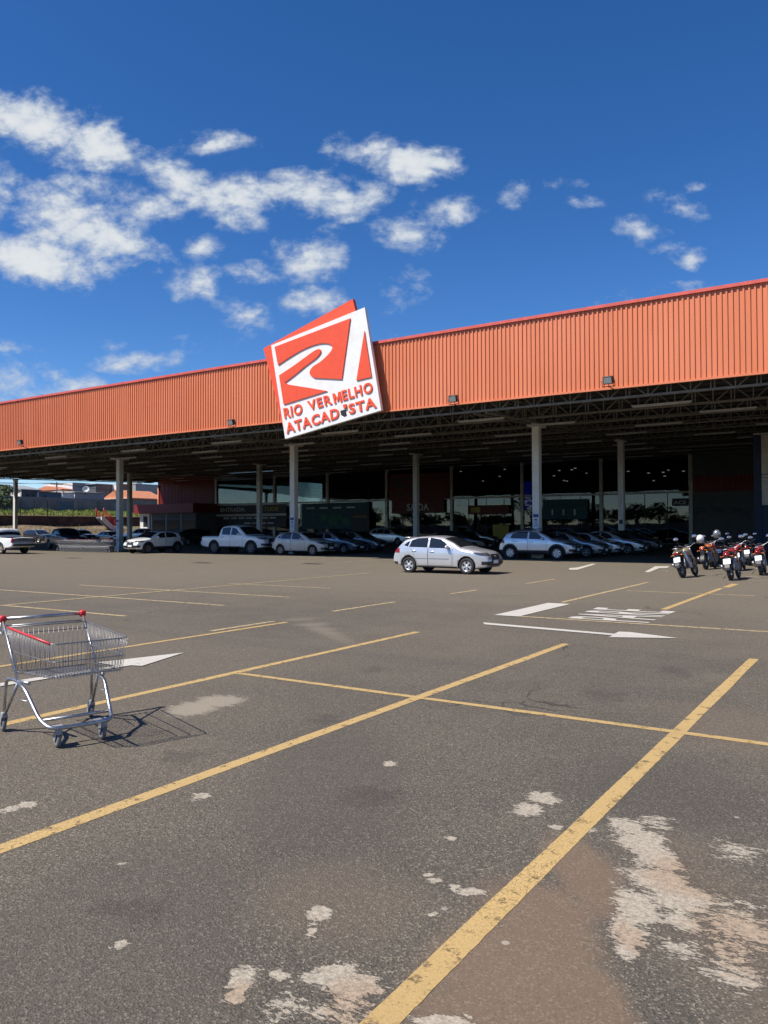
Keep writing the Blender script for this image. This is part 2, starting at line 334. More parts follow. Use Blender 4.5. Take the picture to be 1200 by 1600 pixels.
# ------------------------------------------------------------------ mesh helpers
class MB:
    def __init__(s): s.v = []; s.f = []; s.sm = []
    def _add(s, vs, fs, smooth=False, mx=None):
        o = len(s.v)
        s.v += [tuple(mx @ Vector(q)) if mx else tuple(q) for q in vs]
        s.f += [tuple(i+o for i in f) for f in fs]; s.sm += [smooth]*len(fs)
    def box(s, a, c, mx=None):
        (x0, y0, z0), (x1, y1, z1) = a, c
        s._add([(x0,y0,z0),(x1,y0,z0),(x1,y1,z0),(x0,y1,z0),(x0,y0,z1),(x1,y0,z1),(x1,y1,z1),(x0,y1,z1)],
               [(3,2,1,0),(4,5,6,7),(0,1,5,4),(1,2,6,5),(2,3,7,6),(3,0,4,7)], False, mx)
    def cbox(s, c, d, mx=None):
        s.box([c[i]-d[i]/2 for i in range(3)], [c[i]+d[i]/2 for i in range(3)], mx)
    def bbox(s, c, d, bev, mx=None):     # box with softened edges
        bm = bmesh.new(); bmesh.ops.create_cube(bm, size=1)
        bmesh.ops.scale(bm, vec=d, verts=bm.verts); bmesh.ops.bevel(bm, geom=bm.edges[:], offset=bev, segments=2, affect='EDGES', profile=.5)
        bmesh.ops.translate(bm, vec=c, verts=bm.verts); bm.verts.index_update()
        s._add([q.co[:] for q in bm.verts], [[q.index for q in f.verts] for f in bm.faces], True, mx); bm.free()
    def tube(s, pts, r, n=6, closed=False, mx=None):
        pts = [Vector(q) for q in pts]; k = len(pts)
        rr = r if isinstance(r, (list, tuple)) else [r]*k
        vs = []; fs = []
        up = None
        for i, q in enumerate(pts):
            a = pts[(i-1) % k] if (closed or i > 0) else q
            c = pts[(i+1) % k] if (closed or i < k-1) else q
            t = (c-a)
            t = t.normalized() if t.length > 1e-9 else Vector((0, 0, 1))
            if up is None: up = Vector((0, 0, 1)) if abs(t.z) < .9 else Vector((1, 0, 0))
            sd = t.cross(up)
            if sd.length < 1e-4: sd = t.orthogonal()
            sd.normalize(); up = sd.cross(t).normalized()
            for j in range(n):
                th = 2*PI*(j+.5)/n; vs.append(q+(sd*math.cos(th)+up*math.sin(th))*rr[i])
        for i in range(k if closed else k-1):
            for j in range(n):
                a = i*n+j; c = i*n+(j+1) % n; d = ((i+1) % k)*n
                fs.append((a, c, d+(j+1) % n, d+j))
        if not closed:
            fs.append(tuple(range(n))[::-1]); fs.append(tuple((k-1)*n+j for j in range(n)))
        s._add(vs, fs, n > 4, mx)
    def lathe(s, prof, n=24, axis='y', mx=None, closed=True):   # prof = [(radius, offset along axis)]
        vs = []; fs = []; k = len(prof)
        for i in range(n):
            th = 2*PI*i/n; c, q = math.cos(th), math.sin(th)
            for (r, h) in prof:
                vs.append((r*c, h, r*q) if axis == 'y' else ((r*c, r*q, h) if axis == 'z' else (h, r*c, r*q)))
        for i in range(n):
            for j in range(k if closed else k-1):
                a = i*k+j; d = i*k+(j+1) % k; e = ((i+1) % n)*k
                fs.append((a, e+j, e+(j+1) % k, d) if axis != 'y' else (a, d, e+(j+1) % k, e+j))
        s._add(vs, fs, True, mx)
    def ell(s, c, d, mx=None, nu=12, nv=8):
        vs = []; fs = []
        for i in range(nv+1):
            ph = PI*i/nv
            for j in range(nu):
                th = 2*PI*j/nu
                vs.append((c[0]+d[0]*math.sin(ph)*math.cos(th), c[1]+d[1]*math.sin(ph)*math.sin(th), c[2]+d[2]*math.cos(ph)))
        for i in range(nv):
            for j in range(nu): fs.append((i*nu+j, (i+1)*nu+j, (i+1)*nu+(j+1) % nu, i*nu+(j+1) % nu))
        s._add(vs, fs, True, mx)
    def prism(s, poly, dv):              # polygon (3-D points) pushed along dv
        n = len(poly); dv = Vector(dv); p0 = [Vector(q) for q in poly]
        s._add([q for q in p0]+[q+dv for q in p0], [tuple(range(n)), tuple(range(2*n-1, n-1, -1))]+[(i+n, (i+1) % n+n, (i+1) % n, i) for i in range(n)])
    def build(s, name, m, parent=None, mx=None):
        me = bpy.data.meshes.new(name); me.from_pydata([tuple(q) for q in s.v], [], s.f); me.update()
        me.polygons.foreach_set('use_smooth', s.sm)
        bm = bmesh.new(); bm.from_mesh(me); bmesh.ops.recalc_face_normals(bm, faces=bm.faces); bm.to_mesh(me); bm.free()
        return link(name, me, m, parent)
def link(name, me, m, parent=None):
    o = bpy.data.objects.new(name, me); COL.objects.link(o)
    if m: me.materials.append(m if not isinstance(m, str) else M[m])
    if parent: o.parent = parent
    return o
def tag(o, label, cat, group=None):
    o['label'] = label; o['category'] = cat
    if group: o['group'] = group
    return o
def thing(name, label, cat, loc=(0, 0, 0), rz=0.0, group=None):
    o = bpy.data.objects.new(name, None); COL.objects.link(o); o.empty_display_size = .2
    o.location = loc; o.rotation_euler = (0, 0, rz)
    return tag(o, label, cat, group)
def structure(o): o['kind'] = 'structure'; return o
def stuff(o): o['kind'] = 'stuff'; return o
KIDS = {}
def copy_tree(o, parent=None):
    c = o.copy(); COL.objects.link(c)
    if parent: c.parent = parent
    for ch in [q for q in CHILDREN(o)]: copy_tree(ch, c)
    return c
def CHILDREN(o):
    if o.name not in KIDS: KIDS[o.name] = list(o.children)
    return KIDS[o.name]

# ------------------------------------------------------------------ ground and markings
# where the wear, dust and stains lie on the ground: boxes given as sight-line corners
STAINS = {
 'binder': [(-60, 1320, 420, 1620), (380, 1120, 640, 1330), (880, 1180, 1190, 1290)],
 'oil': [(520, 1225, 640, 1262), (905, 1075, 985, 1100), (470, 1115, 540, 1135), (240, 1170, 330, 1195), (790, 1105, 850, 1122), (150, 1395, 290, 1440), (1020, 1040, 1090, 1058), (560, 1040, 610, 1052)],
 'dust': [(660, 1420, 950, 1600), (760, 1370, 945, 1510), (850, 1300, 965, 1420), (600, 1530, 960, 1660), (840, 1480, 985, 1640)],
 'warm': [(380, 1330, 660, 1480), (1050, 1090, 1240, 1180), (1000, 1280, 1260, 1600)],
 'peel_core': [(950, 1276, 1008, 1304), (958, 1292, 1042, 1335), (985, 1318, 1062, 1365), (972, 1348, 1078, 1402), (1010, 1370, 1112, 1430), (958, 1385, 1030, 1442), (953, 1430, 1012, 1482), (958, 1468, 1000, 1502), (1040, 1415, 1092, 1462), (354, 1508, 402, 1548), (350, 1540, 385, 1574), (422, 1512, 450, 1534), (470, 1504, 562, 1545), (500, 1520, 600, 1562), (640, 1584, 735, 1606), (562, 1574, 628, 1600), (820, 1238, 882, 1258), (800, 1252, 850, 1276), (856, 1288, 880, 1297), (908, 1291, 930, 1301), (696, 1377, 726, 1400), (716, 1386, 760, 1400), (664, 1362, 674, 1370), (666, 1372, 690, 1382), (474, 1416, 522, 1440), (476, 1442, 498, 1466), (174, 1468, 202, 1484), (0, 1256, 36, 1270), (24, 1252, 58, 1262), (300, 1238, 330, 1251), (598, 1189, 617, 1199), (692, 1305, 714, 1314), (188, 1346, 200, 1354), (80, 1514, 90, 1526), (670, 1425, 684, 1434), (725, 1440, 735, 1450)],
 'peel_weak': [(1080, 1312, 1215, 1352), (1060, 1390, 1240, 1500), (1000, 1462, 1140, 1505), (400, 1540, 480, 1606), (450, 1548, 600, 1606), (1090, 1470, 1210, 1560), (990, 1270, 1060, 1300)],
 'pink_soil': [(350, 1535, 400, 1576), (500, 1525, 610, 1606), (1000, 1340, 1160, 1400), (1080, 1420, 1240, 1520), (960, 1440, 1010, 1490)],
 'smear': [(262, 1094, 345, 1118), (300, 1086, 385, 1104)],
}
import numpy as np
def graded(lo, hi, st):                  # fine rows over the near bays, wider ones towards the horizon
    r = list(np.arange(lo, hi+st/2, st)); w = st; x = r[-1]; y = r[0]; a = []; c = []
    while x < 2500: w *= 1.35; x += w; a.append(x)
    w = st
    while y > -2500: w *= 1.35; y -= w; c.append(y)
    return np.array(c[::-1]+r+a)
gx, gy = graded(-9.5, 2.5, .035), graded(1.6, 9.2, .035)
nx, ny = len(gx), len(gy)
VX, VY = np.meshgrid(gx, gy)
co = np.zeros((nx*ny, 3), np.float32); co[:, 0] = VX.ravel(); co[:, 1] = VY.ravel()
idx = np.arange(nx*ny).reshape(ny, nx)
qd = np.stack([idx[:-1, :-1], idx[:-1, 1:], idx[1:, 1:], idx[1:, :-1]], -1).reshape(-1, 4)
me = bpy.data.meshes.new('parking_lot'); me.vertices.add(nx*ny); me.vertices.foreach_set('co', co.ravel())
me.loops.add(qd.size); me.loops.foreach_set('vertex_index', qd.ravel().astype(np.int32))
me.polygons.add(len(qd)); me.polygons.foreach_set('loop_start', np.arange(0, qd.size, 4, dtype=np.int32)); me.polygons.foreach_set('loop_total', np.full(len(qd), 4, np.int32))
me.update(); me.validate()
def ellipse(cx, cy, a, rx, ry):
    dx, dy = co[:, 0]-cx, co[:, 1]-cy; u = (dx*math.cos(a)+dy*math.sin(a))/rx; v = (-dx*math.sin(a)+dy*math.cos(a))/ry
    return np.clip(1-np.sqrt(u*u+v*v), 0, 1)
def store(name, val):
    at = me.attributes.new(name, 'FLOAT', 'POINT'); at.data.foreach_set('value', val.astype(np.float32))
for nm_, lst in STAINS.items():
    acc = np.zeros(nx*ny)
    for (x0, y0, x1, y1) in lst:
        c = G((x0+x1)/2, (y0+y1)/2); l = G(x0, (y0+y1)/2); f = G((x0+x1)/2, y0)
        acc = np.maximum(acc, ellipse(c.x, c.y, YAW, 1.5*(l-c).length, 1.5*(f-c).length))
    store(nm_, acc)
a0 = G(455, 962); a1 = G(545, 1003)
store('tyre_arc', ellipse((a0.x+a1.x)/2, (a0.y+a1.y)/2, math.atan2(a1.y-a0.y, a1.x-a0.x), (a1-a0).length*.75, .28))
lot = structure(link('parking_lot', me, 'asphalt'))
def flat(name, pts, m, z=.004):
    q = MB(); q._add([(p[0], p[1], z) for p in pts], [tuple(range(len(pts)))])
    return q.build(name, m, lot)
def line(a, c, w, m, z=.004, name='parking_line'):
    a = Vector((a[0], a[1], 0)); c = Vector((c[0], c[1], 0)); d = (c-a).normalized(); s = Vector((-d.y, d.x, 0))
    L = (c-a).length; near = a.length < 16; n = max(2, int(L/(.03 if near else .4))); k = random.random()*50
    vs = []; fs = []
    for i in range(n+1):                 # hand-painted edges waver by a few millimetres
        q = a+d*(L*i/n)
        t = L*i/n; e1, e2 = [mnoise.noise(Vector((t*.7+k, h, 0)))*.010+mnoise.noise(Vector((t*22+k, h, 0)))*.0035 for h in (3.1, 9.7)]
        p1 = q+s*(w/2+e1); p2 = q-s*(w/2+e2)
        vs += [(p1.x, p1.y, z), (p2.x, p2.y, z)]
    for i in range(n): fs.append((2*i, 2*i+1, 2*i+3, 2*i+2))
    q = MB(); q._add(vs, fs); return q.build(name, m, lot)
def lpx(a, c, w, m, axis=None, z=.004):
    A, B = G(*a), G(*c)
    if axis == 'x': B.y = A.y = (A.y+B.y)/2
    if axis == 'y': B.x = A.x = (A.x+B.x)/2
    return line(A, B, w, m, z)
for X in (-1.45, -3.88, -6.33): line((X, -6), (X, 10.7), .112, 'yellow', .002)
line((-6.38, 6.57), (9, 6.54), .09, 'yellow', .003)
line((-9.05, 4.0), (-8.95, 10.6), .10, 'yellow')
lpx((328, 986), (430, 971), .10, 'yellow_far', 'y'); lpx((520, 955.5), (616, 940.5), .10, 'yellow_far', 'y')
lpx((700, 928), (748, 922), .10, 'yellow_far', 'y'); lpx((820, 912), (868, 905), .09, 'yellow_far', 'y')
lpx((0, 946), (199, 962.5), .11, 'yellow_far', 'x'); lpx((-60, 917), (347, 946.5), .11, 'yellow_far', 'x')
lpx((112, 915), (462, 932), .10, 'yellow_far', 'x'); lpx((355, 912), (520, 919), .09, 'yellow_far', 'x')
lpx((-20, 947), (300, 921), .12, 'yellow_far', 'y', .008); lpx((300, 921), (575, 895), .10, 'yellow_far', 'y', .008)
lpx((872, 941), (1018, 910), .11, 'yellow_far', 'y'); lpx((1036, 952.5), (1127, 919.5), .13, 'yellow', 'y'); lpx((1133, 918), (1150, 912.5), .2, 'yellow', 'y')
lpx((800, 963), (1300, 993), .11, 'yellow_far', 'x'); lpx((978, 923), (1180, 931), .10, 'yellow_far', 'x')
lpx((1050, 902), (1300, 912), .09, 'white_faint', 'x')
for a, c in (((524, 880), (577, 874.5)), ((445, 879), (472, 876)), ((340, 872.5), (362, 870.5)), ((640, 879), (690, 874))): lpx(a, c, .11, 'white_faint', 'y')
for a, c in (((1118, 900), (1150, 898)), ((1160, 903), (1200, 901)), ((1055, 899), (1085, 897)), ((1030, 893), (1050, 892))): lpx(a, c, .3, 'white_faint', 'x', .008)
# white stop bar, PARE, arrows
A, B_, C_, D = G(772, 961.5), G(801, 963.5), G(875, 942), G(846, 942)
flat('stop_bar', [(A.x, A.y), (A.x+.5, A.y), (A.x+.5, D.y), (A.x, D.y)], 'white_road', .009)
def arrow(pts, name='direction_arrow', m='white_road', z=.009): return flat(name, [G(*q)[:2] for q in pts], m, z)
arrow([(755, 973.2), (757, 976.2), (957, 993.4), (951, 996.4), (1060, 998), (985, 988.4), (967, 987.6), (960, 991)])
A, B_ = G(0, 1071), G(45, 1065)
arrow([(150, 1036), (205, 1030), (288, 1020.5), (222, 1041.5), (205, 1040.5), (0, 1073.5), (0, 1068.5), (180, 1041)])
arrow([(889, 888), (890, 890.5), (902, 890.5), (932, 881.5), (925, 881.2), (902, 887)]); arrow([(1007, 894), (1014, 894.5), (1030, 888), (1043, 887.5), (1046, 885), (1024, 885)])
TL, TR, BR, BL = [G(*q) for q in ((886, 966.5), (933, 949.5), (1056, 956), (1013, 974))]
GLY = {'P': ['10111', '1.1.1'], }
def word():
    cu = bpy.data.curves.new('word', 'FONT'); cu.body = 'PARE'; cu.offset = .012; cu.space_character = 1.05
    o = bpy.data.objects.new('word', cu); COL.objects.link(o)
    dg = bpy.context.evaluated_depsgraph_get(); me = bpy.data.meshes.new_from_object(o.evaluated_get(dg))
    bpy.data.objects.remove(o)
    xs = [q.co.x for q in me.vertices]; ys = [q.co.y for q in me.vertices]
    x0, x1, y0, y1 = min(xs), max(xs), min(ys), max(ys)
    for q in me.vertices:
        s = (q.co.x-x0)/(x1-x0); t = (q.co.y-y0)/(y1-y0)
        p = (BL*(1-s)+BR*s)*(1-t)+(TL*(1-s)+TR*s)*t; q.co = (p.x, p.y, .009)
    o = link('word_marking', me, 'white_road', lot)
word()
for (u0, u1, v) in ((300, 330, 879.5), (100, 150, 872), (470, 480, 881)):   # small dark drain slots
    a = G(u0, v); c = G(u1, v); flat('drain_grate', [(a.x, a.y), (a.x+1.0, a.y), (a.x+1.0, a.y+.5), (a.x, a.y+.5)], 'black', .006)

# ------------------------------------------------------------------ canopy
YF, ZB, ZT = 32.0, 7.40, 10.80
Y1, Y2, YG = 40.2, 55.5, 78.5
XL, XR = -91.0, 24.0
GRID = [-15.95, -32.9, -50.2, -68.9]
def zc(y): return 7.02+.038*(y-32) if y < 55 else 7.894+.0238*(y-55)       # underside of the trusses, rising towards the shop
can = thing('canopy', 'long orange corrugated canopy on pale columns over the shaded parking bays', 'canopy', (-33, YF, 0))
def part(mb, name, m, parent=can):
    for i, q in enumerate(mb.v): mb.v[i] = (q[0]-parent.location.x, q[1]-parent.location.y, q[2]-parent.location.z)
    return mb.build(name, m, parent)
# trapezoidal sheet: one rib each 0.2 m, each sheet a hair different
q = MB(); P_ = .20; x = XL; vs = []
while x < XR:
    j = mnoise.noise(Vector((math.floor(x/1.0)*3.3, 1, 0)))*.006
    for dx, dy in ((0, 0), (.046, 0), (.058, -.046), (.122, -.046), (.134, 0)):
        vs += [(x+dx, YF+dy+j, ZB), (x+dx, YF+dy+j, ZT)]
    x += P_
n = len(vs)//2
q._add(vs, [(2*i, 2*i+2, 2*i+3, 2*i+1) for i in range(n-1)])
part(q, 'fascia', 'fascia')
q = MB(); q.box((XL, YF-.12, ZT-.02), (XR, YF+.25, ZT+.11)); part(q, 'fascia_cap', 'fascia_cap')
q = MB(); q.box((XL, YF-.085, ZB-.05), (XR, YF-.002, ZB+.03)); part(q, 'drip_edge', 'fascia')
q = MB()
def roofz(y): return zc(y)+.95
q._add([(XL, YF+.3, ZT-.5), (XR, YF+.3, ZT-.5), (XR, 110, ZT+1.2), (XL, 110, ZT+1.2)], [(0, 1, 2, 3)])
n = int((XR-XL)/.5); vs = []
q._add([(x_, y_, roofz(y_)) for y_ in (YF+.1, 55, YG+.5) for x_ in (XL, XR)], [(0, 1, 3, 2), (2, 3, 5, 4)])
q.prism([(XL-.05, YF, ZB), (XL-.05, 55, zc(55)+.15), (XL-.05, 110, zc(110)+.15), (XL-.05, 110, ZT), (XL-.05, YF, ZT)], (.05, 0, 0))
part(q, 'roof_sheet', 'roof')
def hbar(q, a, c, w): q.tube([a, c], w, 4)
ty = [32.7+4.75*i for i in range(10)]
for k, y in enumerate(ty):
    q = MB(); z0 = zc(y); z1 = z0+.66
    q.box((XL, y-.05, z0), (XR, y+.05, z0+.09)); q.box((XL, y-.04, z1-.07), (XR, y+.04, z1))
    if k < 7:
        x = XL+.5
        while x < XR-2:
            for dx in (0, .14): hbar(q, (x+dx, y, z0+.05), (x+dx, y, z1-.04), .036)
            hbar(q, (x+.2, y, z1-.05), (x+.82, y, z0+.07), .032); hbar(q, (x+.9, y, z0+.05), (x+.9, y, z1-.04), .036); hbar(q, (x+.98, y, z0+.07), (x+1.6, y, z1-.05), .032)
            x += 1.66
    part(q, 'truss', 'steel')
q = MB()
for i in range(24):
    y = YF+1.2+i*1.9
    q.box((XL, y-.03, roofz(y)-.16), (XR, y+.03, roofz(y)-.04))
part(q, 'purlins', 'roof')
for X in GRID+[-89.3, 1.2]:
    q = MB()
    q.box((X-.62, YF+.6, zc(YF)-.02), (X-.5, YG, zc(YF)+.08)) if False else None
    for dx in (-.30, .30):
        ys = [YF+.8+1.2*i for i in range(int((YG-YF-1)/1.2))]
        for a, c in zip(ys, ys[1:]):
            hbar(q, (X+dx, a, zc(a)-.04), (X+dx, c, zc(c)-.04), .06); hbar(q, (X+dx, a, zc(a)+.82), (X+dx, c, zc(c)+.82), .05)
            hbar(q, (X+dx, a, zc(a)), (X+dx, a, zc(a)+.8), .026)
            hbar(q, (X+dx, a, zc(a)), (X+dx, c, zc(c)+.8), .026)
    part(q, 'girder', 'steel')
def column(X, Y, zt, w=.39):
    q = MB(); h = w/2
    q.box((X-h, Y-h, 0), (X+h, Y+h, zt)); q.box((X-h-.06, Y-h-.06, 0), (X+h+.06, Y+h+.06, .35))
    if X < -80:
        for s in (-1, 1): q.prism([(X+s*h, Y-.1, zt-.55), (X+s*(h+.3), Y-.1, zt-.02), (X+s*h, Y-.1, zt-.02)], (0, .2, 0))
    else: q.box((X-h-.08, Y-h-.5, zt-.12), (X+h+.08, Y+h+.5, zt+.02))
    o = part(q, 'column', 'column')
    return o
for X, Xb in zip([-16.15, -33.3, -51.1, -68.9, 1.2], GRID+[1.2]):
    c1 = column(X, Y1, zc(Y1)-.05); c2 = column(Xb, Y2, zc(Y2)-.05)
    for Y in (Y1,):                      # notice on the front of the column
        s = MB(); s.box((X-.16, Y-.21, 1.6), (X+.16, Y-.197, 2.45)); o = part(s, 'notice', 'sticker')
        s = MB(); s.box((X-.15, Y-.217, 2.22), (X+.15, Y-.2105, 2.40)); s.box((X-.1, Y-.217, 2.05), (X+.1, Y-.2105, 2.12))
        for z in (1.95, 1.85, 1.75): s.box((X-.12, Y-.217, z), (X+.12, Y-.2105, z+.03))
        part(s, 'notice_print', 'sticker_blue')
column(-90.2, Y2, zc(Y2)); column(-90.2, Y1, zc(Y1))
s = MB(); s.box((GRID[0]-.12, Y2-.21, 1.9), (GRID[0]+.12, Y2-.197, 2.2)); part(s, 'notice', 'black')

# floodlights standing off the fascia
for (u, v), lab in (((31, 691), 'floodlight on the fascia nearest the left edge of the photo'), ((361, 660), 'floodlight on the fascia just left of the tilted square sign'),
                    ((708, 623), 'floodlight under the fascia between the tilted sign and the second front column'), ((950, 594), 'dark square floodlight on the fascia right of the front column, largest of the four')):
    c = PY(u, v, YF-.55)
    t = thing('floodlight', lab, 'floodlight', c, 0, 'floodlights along the fascia')
    mx = Matrix.Rotation(R(22), 4, 'X')
    q = MB(); q.bbox((0, 0, 0), (.40, .13, .32), .02, mx); [q.box((-.2+.08*i, .06, -.13), (-.18+.08*i, .13, .13), mx) for i in range(6)]; q.build('housing', 'black', t)
    q = MB(); q.box((-.16, -.075, -.12), (.16, -.066, .12), mx); q.build('lens', 'flood_glass', t)
    q = MB(); q.tube([(-.26, 0, 0), (-.26, .1, -.24), (.26, .1, -.24), (.26, 0, 0)], .02, 6); q.tube([(0, .1, -.24), (.22, .48, -.40)], .022, 6); q.build('bracket', 'black', t)

# unlit tube lamps hung in rows under the trusses
k = 0
for r_, y in enumerate([34.6, 39.3, 44.1, 48.8, 53.6, 58.3, 63.1, 67.8, 72.6]):
    for i in range(9):
        x = -8.2-8.6*i+(r_ % 2)*3.1-1.2*(r_ % 3)
        if y > 60 and x > -12: continue
        t = thing('tube_lamp', 'unlit white tube lamp hung in a row under the dark canopy trusses', 'tube lamp', (x, y, zc(y)-.16), 0, 'tube lamps under the canopy')
        q = MB(); q.box((-1.25, -.05, 0), (1.25, .05, .05)); q.build('tray', 'tube', t)
        q = MB(); [q.tube([(-1.2, s*.03, -.025), (1.2, s*.03, -.025)], .018, 6) for s in (-1, 1)]; q.build('tube', 'tube', t)

# ------------------------------------------------------------------ tilted sign
YS = YF-.62
def cS(x, y): return (400+x*.175, 460+y*.175)
def SP(u, v, y=YS): return PY(u, v, y)
sg = thing('store_sign', 'big tilted white square sign with red letters and a red road emblem', 'sign', (-27.5, YS, 8))
wb = [SP(*cS(*c)) for c in ((135, 455), (970, 115), (1117, 1035), (260, 1290))]
q = MB(); q.prism([p for p in wb], (0, .20, 0)); part(q, 'white_panel', 'white_board', sg)
rb = [SP(u, v, YS+.22) for u, v in ((411.6, 544.5), (551, 467), (584, 604), (441.5, 664))]
q = MB(); q.prism(rb, (0, .22, 0)); part(q, 'red_panel', 'red_logo', sg)
q = MB()
for X in (rb[0].x*.7+rb[2].x*.3, rb[0].x*.3+rb[2].x*.7): q.box((X-.06, YS+.3, 8.2), (X+.06, YF+.3, 8.32)); q.box((X-.06, YS+.3, 10.2), (X+.06, YF+.3, 10.32))
part(q, 'mount', 'steel', sg)
def spline(pts, sharp, n=6):             # smooth outline through points, corners kept where named
    out_ = []; k = len(pts)
    for i in range(k):
        p0, p1, p2, p3 = [Vector((*pts[(i+j) % k], 0)) for j in (-1, 0, 1, 2)]
        if i in sharp: p0 = p1*2-p2
        if (i+1) % k in sharp: p3 = p2*2-p1
        if i in sharp and (i+1) % k in sharp: out_.append(p1[:2]); continue
        for j in range(n):
            t = j/n
            c = .5*((2*p1)+(-p0+p2)*t+(2*p0-5*p1+4*p2-p3)*t*t+(-p0+3*p1-3*p2+p3)*t**3); out_.append(c[:2])
    return out_
def relief(pts, name, m, dep=.06):
    q = MB(); bmx = bmesh.new()
    P3 = [SP(*cS(*c), YS-dep) for c in pts]
    from mathutils.geometry import tessellate_polygon
    tri = tessellate_polygon([[Vector((p.x, p.z, 0)) for p in P3]])
    n = len(P3); back = [Vector((p.x, YS-.002, p.z)) for p in P3]
    q._add(list(P3)+back, [tuple(t) for t in tri]+[(i, (i+1) % n, n+(i+1) % n, n+i) for i in range(n)])
    return part(q, name, m, sg)
relief(spline([(165,468),(840,213),(765,757),(520,745),(484,718),(480,685),(510,642),(575,600),(640,540),(676,492),(678,462),(645,440),(590,436),(520,450),(420,490),(300,560),(195,630)], {0,1,2,3,16}), 'emblem', 'red_logo')
relief(spline([(205,722),(330,640),(440,560),(520,503),(560,488),(577,500),(568,530),(530,572),(450,632),(340,722),(255,787),(300,806),(460,832),(632,862),(245,983)], {0,10,13,14}), 'emblem', 'red_logo')
relief([(967,328),(1030,735),(895,768)], 'emblem', 'red_logo')
def sign_text(txt, quad, dep=.05, off=.035, spc=1.0):
    cu = bpy.data.curves.new('t', 'FONT'); cu.body = txt; cu.offset = off; cu.space_character = spc; cu.extrude = .5; cu.resolution_u = 4
    o = bpy.data.objects.new('t', cu); COL.objects.link(o)
    dg = bpy.context.evaluated_depsgraph_get(); me = bpy.data.meshes.new_from_object(o.evaluated_get(dg)); bpy.data.objects.remove(o)
    xs = [v.co.x for v in me.vertices]; ys = [v.co.y for v in me.vertices]; x0, x1, y0, y1 = min(xs), max(xs), min(ys), max(ys)
    tl, tr, br, bl = [SP(*cS(*c)) for c in quad]
    for v in me.vertices:
        s = (v.co.x-x0)/(x1-x0); t = (v.co.y-y0)/(y1-y0)
        p = (bl*(1-s)+br*s)*(1-t)+(tl*(1-s)+tr*s)*t
        v.co = Vector((p.x, YS-(dep if v.co.z > 0 else .001), p.z))-sg.location
    return link('lettering', me, 'red_logo', sg)
sign_text('RIO', ((246,1018),(412,972),(419,1066),(261,1113)), off=.026, spc=1.14)
VQ = ((458,956),(1036,778),(1049,874),(480,1040))
def sub(qd, s0, s1):
    f = lambda p, c, t: (p[0]+(c[0]-p[0])*t, p[1]+(c[1]-p[1])*t)
    return (f(qd[0], qd[1], s0), f(qd[0], qd[1], s1), f(qd[3], qd[2], s1), f(qd[3], qd[2], s0))
sign_text('VER', sub(VQ, 0, .360), off=.026, spc=1.2); sign_text('ELHO', sub(VQ, .530, 1), off=.026, spc=1.16)
mq = sub(VQ, .384, .506)
relief([tuple(((mq[3][k]*(1-a)+mq[2][k]*a)*(1-t)+(mq[0][k]*(1-a)+mq[1][k]*a)*t) for k in (0, 1)) for a, t in ((0,0),(0,1),(.26,1),(.5,.42),(.74,1),(1,1),(1,0),(.77,0),(.77,.62),(.58,.15),(.42,.15),(.23,.62),(.23,0))], 'lettering', 'red_logo', .05)
sign_text('ATACAD', ((262,1152),(738,1010),(750,1104),(278,1246)), off=.026, spc=1.14)
sign_text('STA', ((826,982),(1064,914),(1080,1010),(838,1072)), off=.026, spc=1.14)
relief([(775,985),(800,978),(803,1012),(782,1020)], 'broken_letter', 'red_logo', .1)
relief([(752,1040),(800,1024),(812,1085),(790,1095),(760,1078)], 'letter_hole', 'black', .004)

# ------------------------------------------------------------------ shop building
sh = thing('store_building', 'wide glass-fronted store at the back of the shaded canopy', 'building', (-45, YG, 0))
BX = [-79.0, -68.3, -59.5, -50.6, -41.8, -33.2, -24.6, -15.95]
for a, c in zip(BX, BX[1:]):
    q = MB(); q.box((a+.16, YG, .1), (c-.16, YG+.02, 4.94)); part(q, 'window', 'store_glass', sh)
    q = MB(); q.box((a+.16, YG, 5.12), (c-.16, YG+.02, zc(YG)-.1)); part(q, 'window', 'store_glass', sh)
    q = MB(); q.box((a+.16, YG-.08, 4.94), (c-.16, YG+.12, 5.12)); part(q, 'transom', 'column', sh)
    q = MB()
    for k in range(1, 4):
        x = a+(c-a)*k/4
        q.box((x-.03, YG-.03, .1), (x+.03, YG-.004, 4.93))
    part(q, 'mullion', 'trim', sh)
for x in BX:
    q = MB(); q.box((x-.16, YG-.20, 0), (x+.16, YG+.2, zc(YG)+.3)); part(q, 'facade_column', 'column', sh)
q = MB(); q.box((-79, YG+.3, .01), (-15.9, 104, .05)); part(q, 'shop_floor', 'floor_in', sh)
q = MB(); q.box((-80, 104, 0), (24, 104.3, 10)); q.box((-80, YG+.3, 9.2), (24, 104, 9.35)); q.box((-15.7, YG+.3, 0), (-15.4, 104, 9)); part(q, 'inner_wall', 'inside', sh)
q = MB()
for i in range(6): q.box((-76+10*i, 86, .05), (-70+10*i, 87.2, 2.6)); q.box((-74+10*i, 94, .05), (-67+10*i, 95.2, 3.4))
part(q, 'shelving', 'inside', sh)
